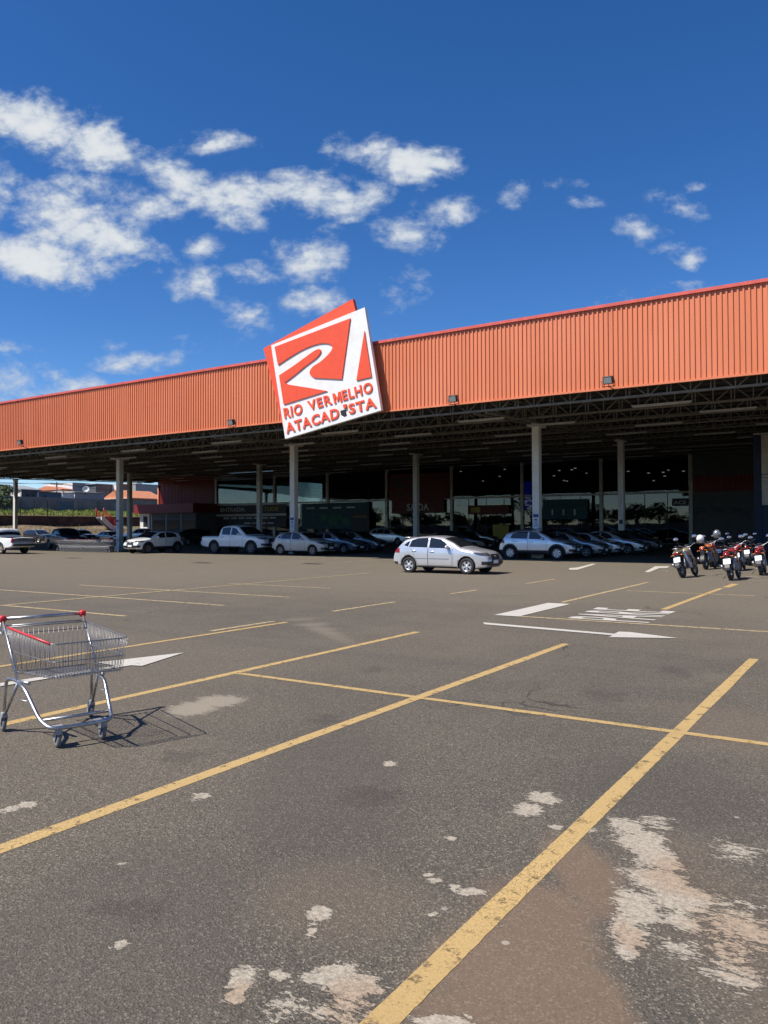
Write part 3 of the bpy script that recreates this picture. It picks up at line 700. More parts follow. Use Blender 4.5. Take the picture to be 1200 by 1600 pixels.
# red ribbed side piece at the left, grey stock-room wall with red band at the right
def ribbed(x0, x1, y, z0, z1, name, m, p_=.3):
    q = MB(); vs = []; x = x0
    while x < x1:
        for dx, dy in ((0, 0), (.1, 0), (.13, -.05), (.22, -.05), (.25, 0)): vs += [(min(x+dx, x1), y+dy, z0), (min(x+dx, x1), y+dy, z1)]
        x += p_
    q._add(vs, [(2*i, 2*i+2, 2*i+3, 2*i+1) for i in range(len(vs)//2-1)]); return part(q, name, m, sh)
ribbed(-91, -79.2, YG-.1, 0, zc(YG)+.8, 'red_wall', 'red_wall')
q = MB(); q.box((-91.05, YG-.05, 0), (-90.9, 104, 8.6)); part(q, 'side_wall', 'red_wall', sh)
q = MB(); q.tube([(-90.75, YG-.22, 0), (-90.75, YG-.22, 8.1)], .12, 8); part(q, 'downpipe', 'house_orange', sh)
ribbed(-15.7, 10, YG-.1, 5.0, 6.5, 'red_band', 'red_wall')
q = MB(); q.box((-15.75, YG-.02, 0), (24, YG+.25, 5.0)); q.box((-15.75, YG+.0, 6.5), (24, YG+.25, 9)); part(q, 'stock_wall', 'wall_grey', sh)
for (u0, u1) in ((1089, 1105), (1114, 1133), (1144, 1160)):
    a = PY(u0, 792.5, YG); c = PY(u1, 801, YG)
    q = MB(); q.box((a.x, YG-.05, c.z), (c.x, YG-.022, a.z)); w = part(q, 'stock_window', 'black', sh)
    q = MB(); z0, z1 = c.z, a.z
    q.box((a.x-.06, YG-.09, z0-.06), (c.x+.06, YG-.055, z0)); q.box((a.x-.06, YG-.09, z1), (c.x+.06, YG-.055, z1+.06))
    q.box((a.x-.06, YG-.09, z0), (a.x, YG-.055, z1)); q.box((c.x, YG-.09, z0), (c.x+.06, YG-.055, z1)); part(q, 'window_frame', 'wall_grey', sh)
# interior lamps that are switched on
lamps = []
for i in range(26):
    u = random.choice((random.uniform(760, 1075), random.uniform(870, 1070), random.uniform(500, 900))); y = random.uniform(81, 101)
    p = PY(u, random.uniform(728, 752), y)
    if -78 < p.x < -16.5 and 5.5 < p.z < 9.1:
        t = tag(MB().build('ceiling_lamp', 'shop_lamp') if False else None, '', '') if False else None
        q = MB(); q.bbox((0, 0, 0), (.24, .24, .08), .03); o = q.build('ceiling_lamp', 'shop_lamp'); o.location = p
        tag(o, 'small lit lamp seen through the dark shop glass under the ceiling', 'lamp', 'lit lamps inside the shop')
p = PY(823, 774, 90); q = MB(); q.bbox((0, 0, 0), (1.1, .4, 3.4), .05); o = q.build('blue_light_panel', 'blue_lamp'); o.location = p
tag(o, 'deep blue glowing panel inside the shop behind the front column', 'light panel')

def board(name, lab, u0, v0, u1, v1, Y, m, cat='sign'):
    a, c = PY(u0, v0, Y), PY(u1, v1, Y)
    t = thing(name, lab, cat, (a.x, Y, c.z))
    w, h = c.x-a.x, a.z-c.z
    q = MB(); q.box((0, 0, 0), (w, .06, h)); q.build('panel', m, t)
    return t, w, h
def write(t, txt, x0, z0, w, h, m, off=.02, name='lettering', y=-.012):
    cu = bpy.data.curves.new('t', 'FONT'); cu.body = txt; cu.offset = off; cu.extrude = .01; cu.resolution_u = 3
    o = bpy.data.objects.new('t', cu); COL.objects.link(o); dg = bpy.context.evaluated_depsgraph_get()
    me = bpy.data.meshes.new_from_object(o.evaluated_get(dg)); bpy.data.objects.remove(o)
    xs = [v.co.x for v in me.vertices]; ys = [v.co.y for v in me.vertices]; X0, X1, Y0, Y1_ = min(xs), max(xs), min(ys), max(ys)
    for v in me.vertices: v.co = (x0+(v.co.x-X0)/(X1-X0)*w, y-(.008 if v.co.z > 0 else 0), z0+(v.co.y-Y0)/(Y1_-Y0)*h)
    return link(name, me, m, t)
YB = YG-.35
t, w, h = board('entrance_sign', 'long white framed board reading ENTRADA on the left of the glass front', 337, 787.5, 447, 805.5, YB, 'dark_print')
q = MB(); q.box((-.05, -.03, h-.3), (w+.05, 0, h)); q.box((-.05, -.03, 0), (w+.05, 0, .3)); q.build('frame', 'white_print', t)
write(t, 'ENTRADA', .9, .62, w*.36, h-1.2, 'white_print', .03); write(t, 'TUDE', w*.70, .62, w*.2, h-1.2, 'yellow_print', .02)
q = MB(); q.lathe([(.62, -.02), (.40, -.02), (.40, -.05), (.62, -.05)], 20, 'y'); o = q.build('roundel', 'red_print', t); o.location = (w*.51, 0, h*.5)
t, w, h = board('lower_sign', 'dark board of small white lettering under the ENTRADA board', 337, 806, 447, 823, YB, 'dark_print')
for zz, k in ((.70, 7), (.25, 4)):
    q = MB()
    for i in range(k):
        x = w*(.12+.11*i)+(w*.3 if k == 4 else 0)
        q.box((x, -.01, h*zz), (x+w*.085, 0, h*zz+.2))
    q.build('print_line', 'white_print', t)
t, w, h = board('teal_banner', 'wide teal and green printed banner low on the glass front', 471, 787, 577, 826, YB, 'teal_print', 'banner')
for (x, z, a, c_) in ((.42, .12, .12, .4), (.30, .3, .08, .25), (.55, .35, .05, .2), (.62, .15, .10, .25)):
    q = MB(); q.box((w*x, -.012, h*z), (w*(x+a), 0, h*(z+c_))); q.build('print_patch', 'green_print', t)
q = MB(); [q.box((w*(.08+.2*i), -.012, h*.78), (w*(.2+.2*i), 0, h*.84)) for i in range(4)]; q.build('print_line', 'white_print', t)
t, w, h = board('small_notice', 'dark notice with yellow lettering beside the teal banner', 549, 801, 577, 830, YB-.4, 'dark_print')
write(t, 'OFERTAS', w*.1, h*.72, w*.75, h*.12, 'yellow_print')
t, w, h = board('exit_sign', 'dull red board reading SAIDA beside the middle column', 612, 781, 694, 801, YB, 'red_print')
write(t, 'SA\u00cdDA', w*.30, h*.16, w*.42, h*.66, 'white_print', .02)
t, w, h = board('promotion_banner', 'large dim red printed banner above the SAIDA board', 608, 742, 702, 779, YB, 'red_print', 'banner')
for i, (zz, ww) in enumerate(((.78, .3), (.62, .42), (.48, .36), (.2, .25))):
    q = MB(); q.box((w*.08, -.012, h*zz), (w*(.08+ww), 0, h*(zz+.06))); q.build('print_line', 'dark_print', t)
t, w, h = board('red_posters', 'row of dull red printed posters on the glass behind the parked cars', 731, 790, 795, 803, YB, 'red_print', 'poster')
q = MB(); q.box((w*.08, -.012, h*.2), (w*.3, 0, h*.8)); q.build('print_patch', 'yellow_print', t)
t, w, h = board('yellow_display', 'olive yellow display board low beside the shop door', 770, 820, 795, 842, YB-.5, 'yellow_print', 'display')
t, w, h = board('teal_poster', 'dark teal poster low on the glass right of the front column', 848, 781, 918, 811, YB, 'teal_print', 'poster')
for i in range(3): q = MB(); q.box((w*(.2+.25*i), -.012, h*.2), (w*(.24+.25*i), 0, h*.5)); q.build('print_patch', 'white_print', t)
t, w, h = board('white_panel_sign', 'small white lettered panel hung on the glass front near the right end', 1050, 779, 1075, 790, YB, 'dark_print')
write(t, 'ACE', w*.1, h*.2, w*.8, h*.5, 'white_print')

# kiosk at the far left and the wing at the right edge
KY0 = YG-4.2
a = PY(219, 789, KY0); c = PY(306, 801, KY0)
ki = thing('kiosk', 'low red and white kiosk in front of the red ribbed wall', 'kiosk', (a.x, KY0, 0))
w = c.x-a.x
q = MB(); q.box((0, 0, 0), (w, 4, c.z)); q.build('wall', 'wall_grey', ki)
q = MB(); q.box((-.003, -.012, 0), (1.95, -.001, c.z)); q.build('sunlit_end', 'house_white', ki)  # white overlay paints in the sunlit end; grey wall colour stands for canopy shade
q = MB(); q.box((-.4, -.8, c.z+.004), (w+.3, 4, a.z)); q.build('awning', 'red_wall', ki)
q = MB(); q.box((.7, -.03, 2.0), (1.6, -.014, 3.5)); q.build('window', 'window_dark', ki)
for i in range(3):
    q = MB(); q.box((2.4+3.0*i, -.05, .3), (2.5+3.0*i, -.002, c.z-.05)); q.build('post', 'column', ki)
    q = MB(); q.box((2.8+3.0*i, -.04, 1.6), (5.1+3.0*i, -.002, 2.9)); q.build('window', 'window_dark', ki)
wg = thing('side_wing', 'beige and navy wall block at the right edge under the canopy', 'building', (-7.3, 55, 0))
q = MB(); q.box((.45, 0, 3.05), (16, 8, 7.55)); q.build('upper_wall', 'wall_beige', wg)
q = MB(); q.box((.45, .003, 0), (16, 8, 3.05)); q.build('lower_wall', 'wall_blue', wg)
q = MB(); q.box((0, -.05, 0), (.44, .4, 7.58)); q.build('post', 'wall_blue', wg)
q = MB(); q.box((.45, -.02, 5.0), (16, -.002, 5.04)); q.box((.45, -.02, 4.8), (16, -.002, 4.83)); q.build('joint', 'trim', wg)
q = MB(); q.box((0, -.08, 7.58), (16, 8, 7.68)); q.build('coping', 'column', wg)

# ------------------------------------------------------------------ slope, wall and houses on the left
XW = -112.0
z_w0, z_w1, z_g, z_b1 = PX(70, 822, XW).z, PX(70, 807.5, XW).z, PX(70, 797, XW-7).z, PX(70, 777, XW-7).z
def sheet(name, rows, m, y0=30, y1=190, n=60, amp=.2):
    vs = []; fs = []; k = len(rows)
    for i in range(n+1):
        y = y0+(y1-y0)*i/n
        for j, (x, z) in enumerate(rows):
            e = amp*mnoise.noise(Vector((x*.3, y*.25, 2))) if 0 < j < k-1 else 0
            vs.append((x+e, y, z+e))
    for i in range(n):
        for j in range(k-1): fs.append((i*k+j, i*k+j+1, (i+1)*k+j+1, (i+1)*k+j))
    q = MB(); q._add(vs, fs, True); return q.build(name, m)
structure(sheet('earth_bank', [(-97, -.05), (-99, .25), (-103, .9), (-107, 1.6), (XW+.1, z_w0+.1), (XW+.05, 0)], 'soil'))
structure(sheet('terrace', [(XW-.3, z_w1-1), (XW-.32, z_w1-.05), (XW-2, z_w1+.35), (XW-4.5, z_w1+.7), (XW-7, z_g), (XW-12, z_g), (-900, z_g+6)], 'soil', 20, 700, 80))
q = MB(); q.box((XW-.3, 20, 0), (XW, 190, z_w1)); q.box((XW-.36, 20, z_w1), (XW+.06, 190, z_w1+.12))
tag(q.build('retaining_wall', 'brown_wall'), 'dark stained brown retaining wall below the grass slope on the left', 'wall')
q = MB(); q.box((XW-7.2, 20, z_g-1), (XW-7, 190, z_b1))
for i in range(40): q.box((XW-6.99, 22+4.2*i, z_g-1), (XW-6.9, 22.3+4.2*i, z_b1-.1))
tag(q.build('boundary_wall', 'block_wall'), 'grey rendered block wall above the grass strip, houses behind it', 'wall')
p0 = PX(92, 790, XW-6.95); p1 = PX(114, 796, XW-6.95)
q = MB(); q.box((XW-6.97, p0.y, p1.z-.2), (XW-6.86, p1.y, PX(92, 784, XW-6.9).z)); tag(q.build('steel_gate', 'house_teal'), 'blue-green steel gate in the grey boundary wall', 'gate')
# grass: blades over the upper slope
q = MB(); rg = random.Random(3)
for i in range(15000):
    y = rg.uniform(55, 112); x = XW-.4-rg.random()**.8*6.4; f = (XW-.4-x)/6.4
    z = z_w1+.3+f*(z_g-z_w1-.3)-.1; h = rg.uniform(.15, .5)*(1+1.3*mnoise.noise(Vector((x*.5, y*.33, 0)))); a = rg.random()*PI; wd = .03+.05*rg.random()
    dx, dy = math.cos(a)*wd, math.sin(a)*wd
    q._add([(x-dx, y-dy, z), (x+dx, y+dy, z), (x+rg.uniform(-.15, .15), y+rg.uniform(-.15, .15), z+h)], [(0, 1, 2)])
stuff(tag(q.build('grass', 'grass'), 'bright green grass strip on the slope above the brown wall', 'grass'))
q = MB()
for i in range(2600):
    y = rg.uniform(55, 112); x = rg.uniform(XW+.3, -99); z = .25+(-99-x)/13*1.9; h = rg.uniform(.15, .6); a = rg.random()*PI; wd = .08
    dx, dy = math.cos(a)*wd, math.sin(a)*wd
    q._add([(x-dx, y-dy, z), (x+dx, y+dy, z), (x+rg.uniform(-.2, .2), y+rg.uniform(-.2, .2), z+h)], [(0, 1, 2)])
stuff(tag(q.build('weeds', 'leaf_dry'), 'dry yellowish weeds on the bank below the brown wall', 'weeds'))
# fence posts and wire on the retaining wall
fe = thing('wire_fence', 'thin dark wire fence on top of the brown retaining wall', 'fence', (XW-.15, 80, z_w1))
for i in range(12):
    q = MB(); y = -24+4.6*i; q.tube([(0, y, 0), (0, y, 2.7), (.25, y, 3.0)], .06, 6); q.build('post', 'trim', fe)
q = MB(); [q.tube([(0, -24, z), (0, 27, z)], .012, 4) for z in (.4, .9, 1.4, 1.9, 2.4)]; q.build('wire', 'trim', fe)
# stairs with red railings
p0 = PX(172, 800, -104); p1 = PX(208, 826, -104)
st = thing('stairway', 'white stairway with red metal railings up to the terrace', 'stairs', (-106, p1.y, 0))
L = p1.y-p0.y; z1 = z_w1
q = MB(); q.prism([(0, 0, 0), (0, 0, .35), (0, -L*.95, z1), (0, -L*1.05, z1), (0, -L*1.05, z1-.5), (0, -.6, 0)], (.22, 0, 0)); q.build('stringer', 'house_white', st)
q = MB()
for i in range(16): q.box((-1.8, -L*.95*(i+1)/16, z1*i/16), (0, -L*.95*i/16, z1*(i+1)/16))
q.build('steps', 'block_wall', st)
for dx in (.1, -1.8):
    q = MB()
    for h in (.45, .8, 1.15): q.tube([(dx, 0, h+.35), (dx, -L*.95, z1+h)], .055, 6)
    for i in range(5): q.tube([(dx, -L*.95*i/4, z1*i/4+.2), (dx, -L*.95*i/4, z1*i/4+1.45)], .05, 6)
    q.build('railing', 'red_plastic', st)
# houses: walls with one roof, windows as their own parts
def house(lab, u0, u1, vt, X, dep, m, roof, over=.25, wins=(), slope=0.0, white=None):
    a = PX(u0, vt, X); c = PX(u1, vt, X); zt = (a.z+c.z)/2
    t = thing('house', lab, 'house', (X, a.y, z_g), 0)
    h = zt-z_g; L = c.y-a.y
    q = MB(); q.box((-dep, 0, -.5), (0, L, h)); q.build('wall', m, t)
    q = MB(); q.prism([(over, -over, h+.003), (over, -over, h+.13), (-dep*.5, -over, h+.13+slope), (-dep-over, -over, h+.13), (-dep-over, -over, h+.003)], (0, L+2*over, 0)); q.build('roof', roof, t)
    for (f0, f1, g0, g1) in wins:
        q = MB(); q.box((.002, L*f0, h*g0), (.05, L*f1, h*g1)); o = q.build('window', 'window_dark', t)
        f = MB(); f.box((.051, L*f0-.1, h*g0-.1), (.1, L*f1+.1, h*g0)); f.build('sill', 'cream', o)
    if white:
        q = MB(); q.box((-dep, -.05, -.5), (.02, -.004, h)); q.build('sunlit_wall', white, t)  # sunlight put into the colour: white overlay on the sun-facing end, greyer shaded walls
    return t
house('brown unplastered house at the far left above the boundary wall', -14, 13, 758, -126, 8, 'house_brown', 'house_dark', wins=((.3, .5, .55, .8),))
house('low orange house corner beside the brown house', 13, 20, 766, -134, 8, 'house_orange', 'tile')
house('dark slate house with sunlit end wall coloured white left of the utility pole', 33.5, 62, 766, -122, 10, 'house_dark', 'house_grey', .3, ((.25, .4, .5, .8), (.55, .7, .5, .8)), .9, 'house_white')
house('blue-grey flat house right of the dark slate house', 60.5, 96, 770, -121.5, 9, 'house_teal', 'house_dark', .2, ((.2, .34, .6, .85),), 0, 'house_white')
house('small white house with orange upper wall beside the grey tower', 98, 114.5, 771, -121, 8, 'house_white', 'cream', .15, ((.2, .4, .35, .6),), 0, 'house_white')
house('orange gabled house behind the white one', 96, 113, 765.5, -131, 9, 'house_orange', 'tile', .2, (), .7)
house('tall plain grey tower house with a sunlit edge coloured white', 113.5, 139.5, 755.5, -133, 9, 'house_grey', 'house_grey', .05, (), 0, 'house_white')
house('long low grey roofed house under the grey tower', 117, 163, 770.5, -120.5, 9, 'house_grey', 'house_grey', .3, ((.8, .93, .2, .7),), .3, 'house_white')
house('narrow orange house with cream parapet right of the grey tower', 140, 154, 765, -136, 7, 'house_orange', 'cream', .1)
house('dark two-storey block behind the front column', 150, 183, 757.5, -130, 10, 'house_dark', 'house_grey', .3, ((.5, .7, .6, .8),))
house('slim white house between the two columns', 191, 201, 757, -127, 8, 'house_dark', 'house_white', .1, ((.3, .6, .5, .8),), 0, 'house_white')
house('white water-tank tower behind the orange tiled house', 214, 221.5, 755, -137, 5, 'house_white', 'house_white', .05)
house('wide grey house wall above the orange tiles', 212, 262, 758, -134, 6, 'house_grey', 'house_grey', .1)
t = house('orange tiled house with cream eaves next to the red wall', 200, 256, 780, -121, 9, 'house_brown', 'cream', .2)
h = t.location
q = MB(); a = PX(201, 779, -121); c = PX(256, 779, -121); zt = PX(225, 767.5, -125).z
q.prism([(-120.7, a.y, a.z-.1), (-120.7, a.y, a.z+.15), (-125, a.y, zt), (-129, a.y, a.z)], (0, c.y-a.y, 0))
for i, v in enumerate(q.v): q.v[i] = (v[0]-h.x, v[1]-h.y, v[2]-h.z)
q.build('tile_roof', 'tile', t)
p = PX(134.5, 765, -119.5)
t = thing('satellite_dish', 'white satellite dish on the low grey roof', 'satellite dish', p)
mx = Matrix.Rotation(R(-35), 4, 'Z') @ Matrix.Rotation(R(-20), 4, 'Y')
q = MB(); q.lathe([(.02, 0), (.2, .02), (.42, .10), (.56, .20), (.58, .18), (.42, .07), (.2, 0), (.02, -.03)], 20, 'x', mx); q.build('dish', 'house_white', t)
q = MB(); q.tube([(-.05, 0, 0), (-.5, .1, -.9)], .05, 6); q.tube([(.2, .4, -.4), (.75, 0, 0)], .025, 5, mx=mx); q.build('mast', 'steel', t)
p = PX(88.5, 775, -124)
up = thing('utility_pole', 'thin utility pole carrying wires above the far houses', 'utility pole', (p.x, p.y, z_g))
ph = PX(88.5, 753, -124).z-z_g
q = MB(); q.tube([(0, 0, 0), (0, 0, ph)], [.17, .11], 8); q.build('pole', 'house_dark', up)
q = MB(); q.box((-.06, -1.2, ph-.5), (.06, 1.2, ph-.38)); [q.tube([(0, s, ph-.38), (0, s, ph-.2)], .05, 6) for s in (-1, -.4, .4, 1)]; q.build('crossarm', 'house_brown', up)
def wire(lab, a, c, sag=.8):
    A, C = Vector(a), Vector(c); pts = [A.lerp(C, i/24)-Vector((0, 0, sag*4*(i/24)*(1-i/24))) for i in range(25)]
    q = MB(); q.tube(pts, .022, 4); tag(q.build('power_line', 'trim'), lab, 'power line', 'power lines above the houses')
for s in (-1, -.4, .4, 1):
    wire('dark sagging power line strung across the sky gap above the houses', (p.x, p.y+s, z_g+ph-.2), (p.x+4, p.y-34, z_g+ph+.3+.3*s)); wire('dark sagging power line strung across the sky gap above the houses', (p.x, p.y+s, z_g+ph-.2), (p.x-3, p.y+36, z_g+ph-.4+.3*s))

# ------------------------------------------------------------------ foliage
def leaves(q, c, r, n, s, rg):
    for i in range(n):
        while True:
            d = Vector((rg.uniform(-1, 1), rg.uniform(-1, 1), rg.uniform(-1, 1)))
            if .25 < d.length < 1: break
        p = Vector(c)+Vector((d.x*r[0], d.y*r[1], d.z*r[2]))
        a = Vector((rg.uniform(-1, 1), rg.uniform(-1, 1), rg.uniform(-.6, .6))).normalized()*s*rg.uniform(.6, 1.3); bb = a.orthogonal().normalized()*s*.45
        q._add([p-a, p-bb, p+a, p+bb], [(0, 1, 2, 3)])
def tree(lab, loc, h, r, group=None, n=900, leaf='leaf', s=.22):
    rg = random.Random(hash(lab) % 1000 if False else int(loc[0]*7+loc[1]*13)); t = thing('leafy_tree', lab, 'tree', loc, 0, group)
    q = MB(); q.tube([(0, 0, 0), (.05, .03, h*.3), (.02, -.05, h*.6)], [h*.035, h*.025, h*.016], 8)
    tips = []
    for i in range(6):
        a = i*1.05+rg.random(); e = (math.cos(a)*r*.6, math.sin(a)*r*.6, h*rg.uniform(.55, .85)); tips.append(e)
        q.tube([(.03, 0, h*rg.uniform(.3, .5)), (e[0]*.5, e[1]*.5, e[2]*.85), e], [h*.014, h*.01, h*.004], 5)
    q.build('trunk', 'bark', t)
    q = MB()
    for e in tips+[(0, 0, h*.85), (0, 0, h*.65)]:
        k = rg.uniform(.35, .55)*r; leaves(q, e, (k*1.1, k*1.1, k*.8), n//8, s, rg)
    q.build('crown', leaf, t); return t
p = PX(3, 790, XW-5); tree('loose dark bush at the far left edge above the brown wall', (p.x, p.y, z_g-1.2), 3.6, 1.9, n=700, s=.2)
p = PX(7, 790, XW-9); tree('small dull green tree at the far left beside the brown house', (p.x, p.y, z_g-.3), 4.2, 2.0, n=700, s=.2)
# trees and roofs on the far side of the road behind the camera: the shop glass mirrors them
rg = random.Random(11)
for i in range(44):
    x = -160+5.0*i+rg.uniform(-2, 2); hh = rg.choice((5.5, 6.5, 7.4, 9.5, 8.0))*rg.uniform(.8, 1.2)
    tree('dark leafy roadside tree across the road, mirrored in the shop glass', (x, -62-rg.random()*14, 0), hh, hh*.62, 'roadside trees mirrored in the glass', 460, s=.6)

q = MB(); q.box((-240, -58.3, 0), (120, -58, 2.6)); [q.box((-240+6*i, -58.0, 0), (-239.7+6*i, -57.9, 2.75)) for i in range(60)]  # unseen wall, added so the lower part of the glass reflects something dark
tag(q.build('reflection_wall', 'block_wall'), 'long grey wall added behind the camera to darken the lower glass reflection', 'wall')

# ------------------------------------------------------------------ cars
def interp(tab, x):
    if x <= tab[0][0]: return tab[0][1]
    for (a, za), (c, zb_) in zip(tab, tab[1:]):
        if x <= c: return za+(zb_-za)*(x-a)/(c-a) if c > a else zb_
    return tab[-1][1]
TYPES = {
 'hatch': dict(L=4.16, W=1.75, H=1.47, wf=.82, wb=2.56, r=.315, top=[(0,.62),(.03,.73),(.10,.81),(.30,.90),(.70,.98),(1.06,1.04),(1.42,1.25),(1.88,1.43),(2.25,1.475),(2.75,1.47),(3.22,1.435),(3.62,1.355),(3.93,1.06),(4.07,.965),(4.13,.84),(4.16,.66)],
      belt=[(0,.80),(1.1,.93),(2.5,.98),(4.16,1.02)], ws=(1.08,1.86), rg=(3.64,3.94), wins=[[(1.50,.985),(1.93,1.325),(2.44,1.385),(2.44,1.0)],[(2.53,1.005),(2.53,1.388),(3.00,1.362),(3.27,1.295),(3.36,1.03)]], qw=[(3.42,1.04),(3.35,1.265),(3.46,1.215),(3.62,1.09)],
      doors=[(1.42,2.475),(2.50,3.30)], spoiler=(3.56,1.39)),
 'crossover': dict(L=4.10, W=1.78, H=1.55, wf=.84, wb=2.59, r=.335, top=[(0,.66),(.03,.76),(.10,.85),(.30,.95),(.70,1.03),(1.05,1.08),(1.45,1.32),(1.85,1.49),(2.25,1.55),(2.8,1.545),(3.35,1.49),(3.66,1.43),(3.92,1.08),(4.02,.98),(4.08,.84),(4.10,.66)],
      belt=[(0,.86),(1.1,1.0),(2.5,1.04),(4.1,1.06)], ws=(1.07,1.83), rg=(3.68,3.93), wins=[[(1.50,1.05),(1.93,1.38),(2.36,1.44),(2.36,1.065)],[(2.45,1.07),(2.45,1.445),(2.98,1.42),(3.30,1.34),(3.42,1.12),(3.32,1.10)]], qw=None, doors=[(1.40,2.40),(2.42,3.26)], clad=True, rails=True),
 'pickup': dict(L=5.30, W=1.88, H=1.80, wf=.95, wb=3.10, r=.385, top=[(0,.80),(.03,.95),(.10,1.02),(.35,1.10),(.80,1.15),(1.35,1.19),(1.75,1.48),(2.12,1.72),(2.5,1.80),(3.0,1.795),(3.38,1.75),(3.52,1.69),(3.62,1.18),(3.66,1.15),(3.72,1.15),(4.5,1.15),(5.20,1.15),(5.27,1.12),(5.30,1.02)],
      belt=[(0,.98),(1.3,1.12),(3.5,1.15),(5.3,1.15)], ws=(1.37,2.10), rg=(3.53,3.62), wins=[[(1.78,1.16),(2.22,1.56),(2.60,1.645),(2.60,1.175)],[(2.69,1.175),(2.69,1.65),(3.12,1.64),(3.40,1.58),(3.40,1.20)]], qw=None, doors=[(1.62,2.64),(2.66,3.44)], bed=(3.76,5.20), steps=True),
 'sedan': dict(L=4.45, W=1.75, H=1.46, wf=.86, wb=2.60, r=.315, top=[(0,.60),(.03,.70),(.10,.77),(.30,.86),(.70,.94),(1.15,1.0),(1.55,1.22),(2.0,1.41),(2.35,1.46),(2.85,1.455),(3.2,1.40),(3.75,1.12),(3.95,1.06),(4.2,1.04),(4.36,1.0),(4.42,.88),(4.45,.66)],
      belt=[(0,.80),(1.1,.93),(2.5,.97),(4.45,1.0)], ws=(1.17,1.98), rg=(3.22,3.72), wins=[[(1.64,.98),(2.08,1.30),(2.48,1.36),(2.48,.995)],[(2.57,1.0),(2.57,1.365),(3.02,1.32),(3.42,1.14),(3.46,1.03)]], qw=None, doors=[(1.46,2.51),(2.54,3.34)]),
 'suv': dict(L=4.50, W=1.84, H=1.68, wf=.88, wb=2.68, r=.355, top=[(0,.72),(.03,.86),(.10,.94),(.30,1.03),(.70,1.10),(1.10,1.15),(1.50,1.42),(1.90,1.61),(2.3,1.68),(3.0,1.675),(3.8,1.63),(4.12,1.56),(4.34,1.16),(4.42,1.02),(4.48,.86),(4.50,.68)],
      belt=[(0,.92),(1.1,1.06),(2.6,1.10),(4.5,1.14)], ws=(1.12,1.88), rg=(4.14,4.34), wins=[[(1.56,1.12),(1.98,1.50),(2.44,1.565),(2.44,1.13)],[(2.53,1.135),(2.53,1.57),(3.10,1.56),(3.32,1.52),(3.32,1.16)]], qw=[(3.42,1.17),(3.42,1.52),(3.78,1.45),(3.98,1.20)], doors=[(1.45,2.48),(2.50,3.38)], rails=True),
}
NSID = 11
class Body:
    def __init__(s, T):
        s.T = T; s.half = T['W']/2; s.L = T['L']
    def wmax(s, x):
        t = abs(x-s.L/2)/(s.L/2); k = .20 if x < s.L/2 else (.08 if 'bed' in s.T else .15)
        return s.half*(1-k*t**7-.03*t**2)
    def zt(s, x):
        d = .05; return (interp(s.T['top'], x-d)+interp(s.T['top'], x)*2+interp(s.T['top'], x+d))/4
    def zb(s, x):
        L = s.L; return interp([(0, .40), (.08, .27), (.5, .21), (L-.6, .23), (L-.15, .30), (L, .42)], x)+(.16 if 'bed' in s.T else 0)+(.05 if 'clad' in s.T else 0)
    def W(s, x, z):
        w = s.wmax(x); bz = interp(s.T['belt'], x); H = s.T['H']
        if z < .5: w *= 1-.05*((.5-z)/.3)**2
        if z > .72 and z <= bz: w *= 1-.022*((z-.72)/max(.05, bz-.72))**2
        if z > bz: w *= .978-.205*((z-bz)/(H-bz))
        return w
    def section(s, x):
        zt, zb = s.zt(x), s.zb(x); cr = .035; r = min(.13, .35*(zt-zb)); rw = .20
        pts = [(0, zb), (s.W(x, zb+.02)*.82, zb)]
        zc_ = zt-cr-r
        for i in range(NSID):
            z = zb+.03+(zc_-zb-.03)*i/(NSID-1); pts.append((s.W(x, z), z))
        w0 = s.W(x, zc_); rw = min(rw, .5*w0)
        for th in (22, 45, 68, 90):
            pts.append((w0-rw*(1-math.cos(R(th))), zc_+r*math.sin(R(th))))
        yc = w0-rw
        for f in (.75, .5, .25, 0): pts.append((yc*f, zt-cr*f*f))
        return pts
    def make(s):
        xs = {x for x, _ in s.T['top']}|{s.L*i/34 for i in range(35)}
        for a in s.T['ws']+s.T['rg']: xs.add(a)
        xs = sorted(xs); ys = [xs[0]]
        for x in xs[1:]:
            if x-ys[-1] > .018: ys.append(x)
        ys[-1] = s.L
        bm = bmesh.new(); rows = []
        for x in ys:
            sec = s.section(x); X = s.L/2-x
            row = [bm.verts.new((X, y, z)) for y, z in sec]+[bm.verts.new((X, -y, z)) for y, z in sec[-2:0:-1]]
            rows.append(row)
        n = len(rows[0])
        for a, c in zip(rows, rows[1:]):
            for j in range(n): bm.faces.new((a[j], a[(j+1) % n], c[(j+1) % n], c[j]))
        bm.faces.new(rows[0][::-1]); bm.faces.new(rows[-1])
        bmesh.ops.recalc_face_normals(bm, faces=bm.faces)
        for f in bm.faces: f.smooth = True
        bm.faces.ensure_lookup_table()
        return bm
def clip(bm0, planes, off):
    bm = bm0.copy()
    for co, no in planes:
        bmesh.ops.bisect_plane(bm, geom=bm.verts[:]+bm.edges[:]+bm.faces[:], plane_co=co, plane_no=no, clear_outer=True)
    bm.normal_update()
    for v in bm.verts: v.co += v.normal*off
    me = bpy.data.meshes.new('p'); bm.to_mesh(me); bm.free(); return me
def poly_planes(B, poly, side):
    pts = [(B.L/2-x, z) for x, z in poly]; area = sum(a[0]*c[1]-c[0]*a[1] for a, c in zip(pts, pts[1:]+pts[:1]))
    if area < 0: pts = pts[::-1]
    pl = [((0, .3*side, 0), (0, -side, 0))]
    for a, c in zip(pts, pts[1:]+pts[:1]):
        d = (c[0]-a[0], c[1]-a[1]); pl.append(((a[0], 0, a[1]), (d[1], 0, -d[0])))
    return pl
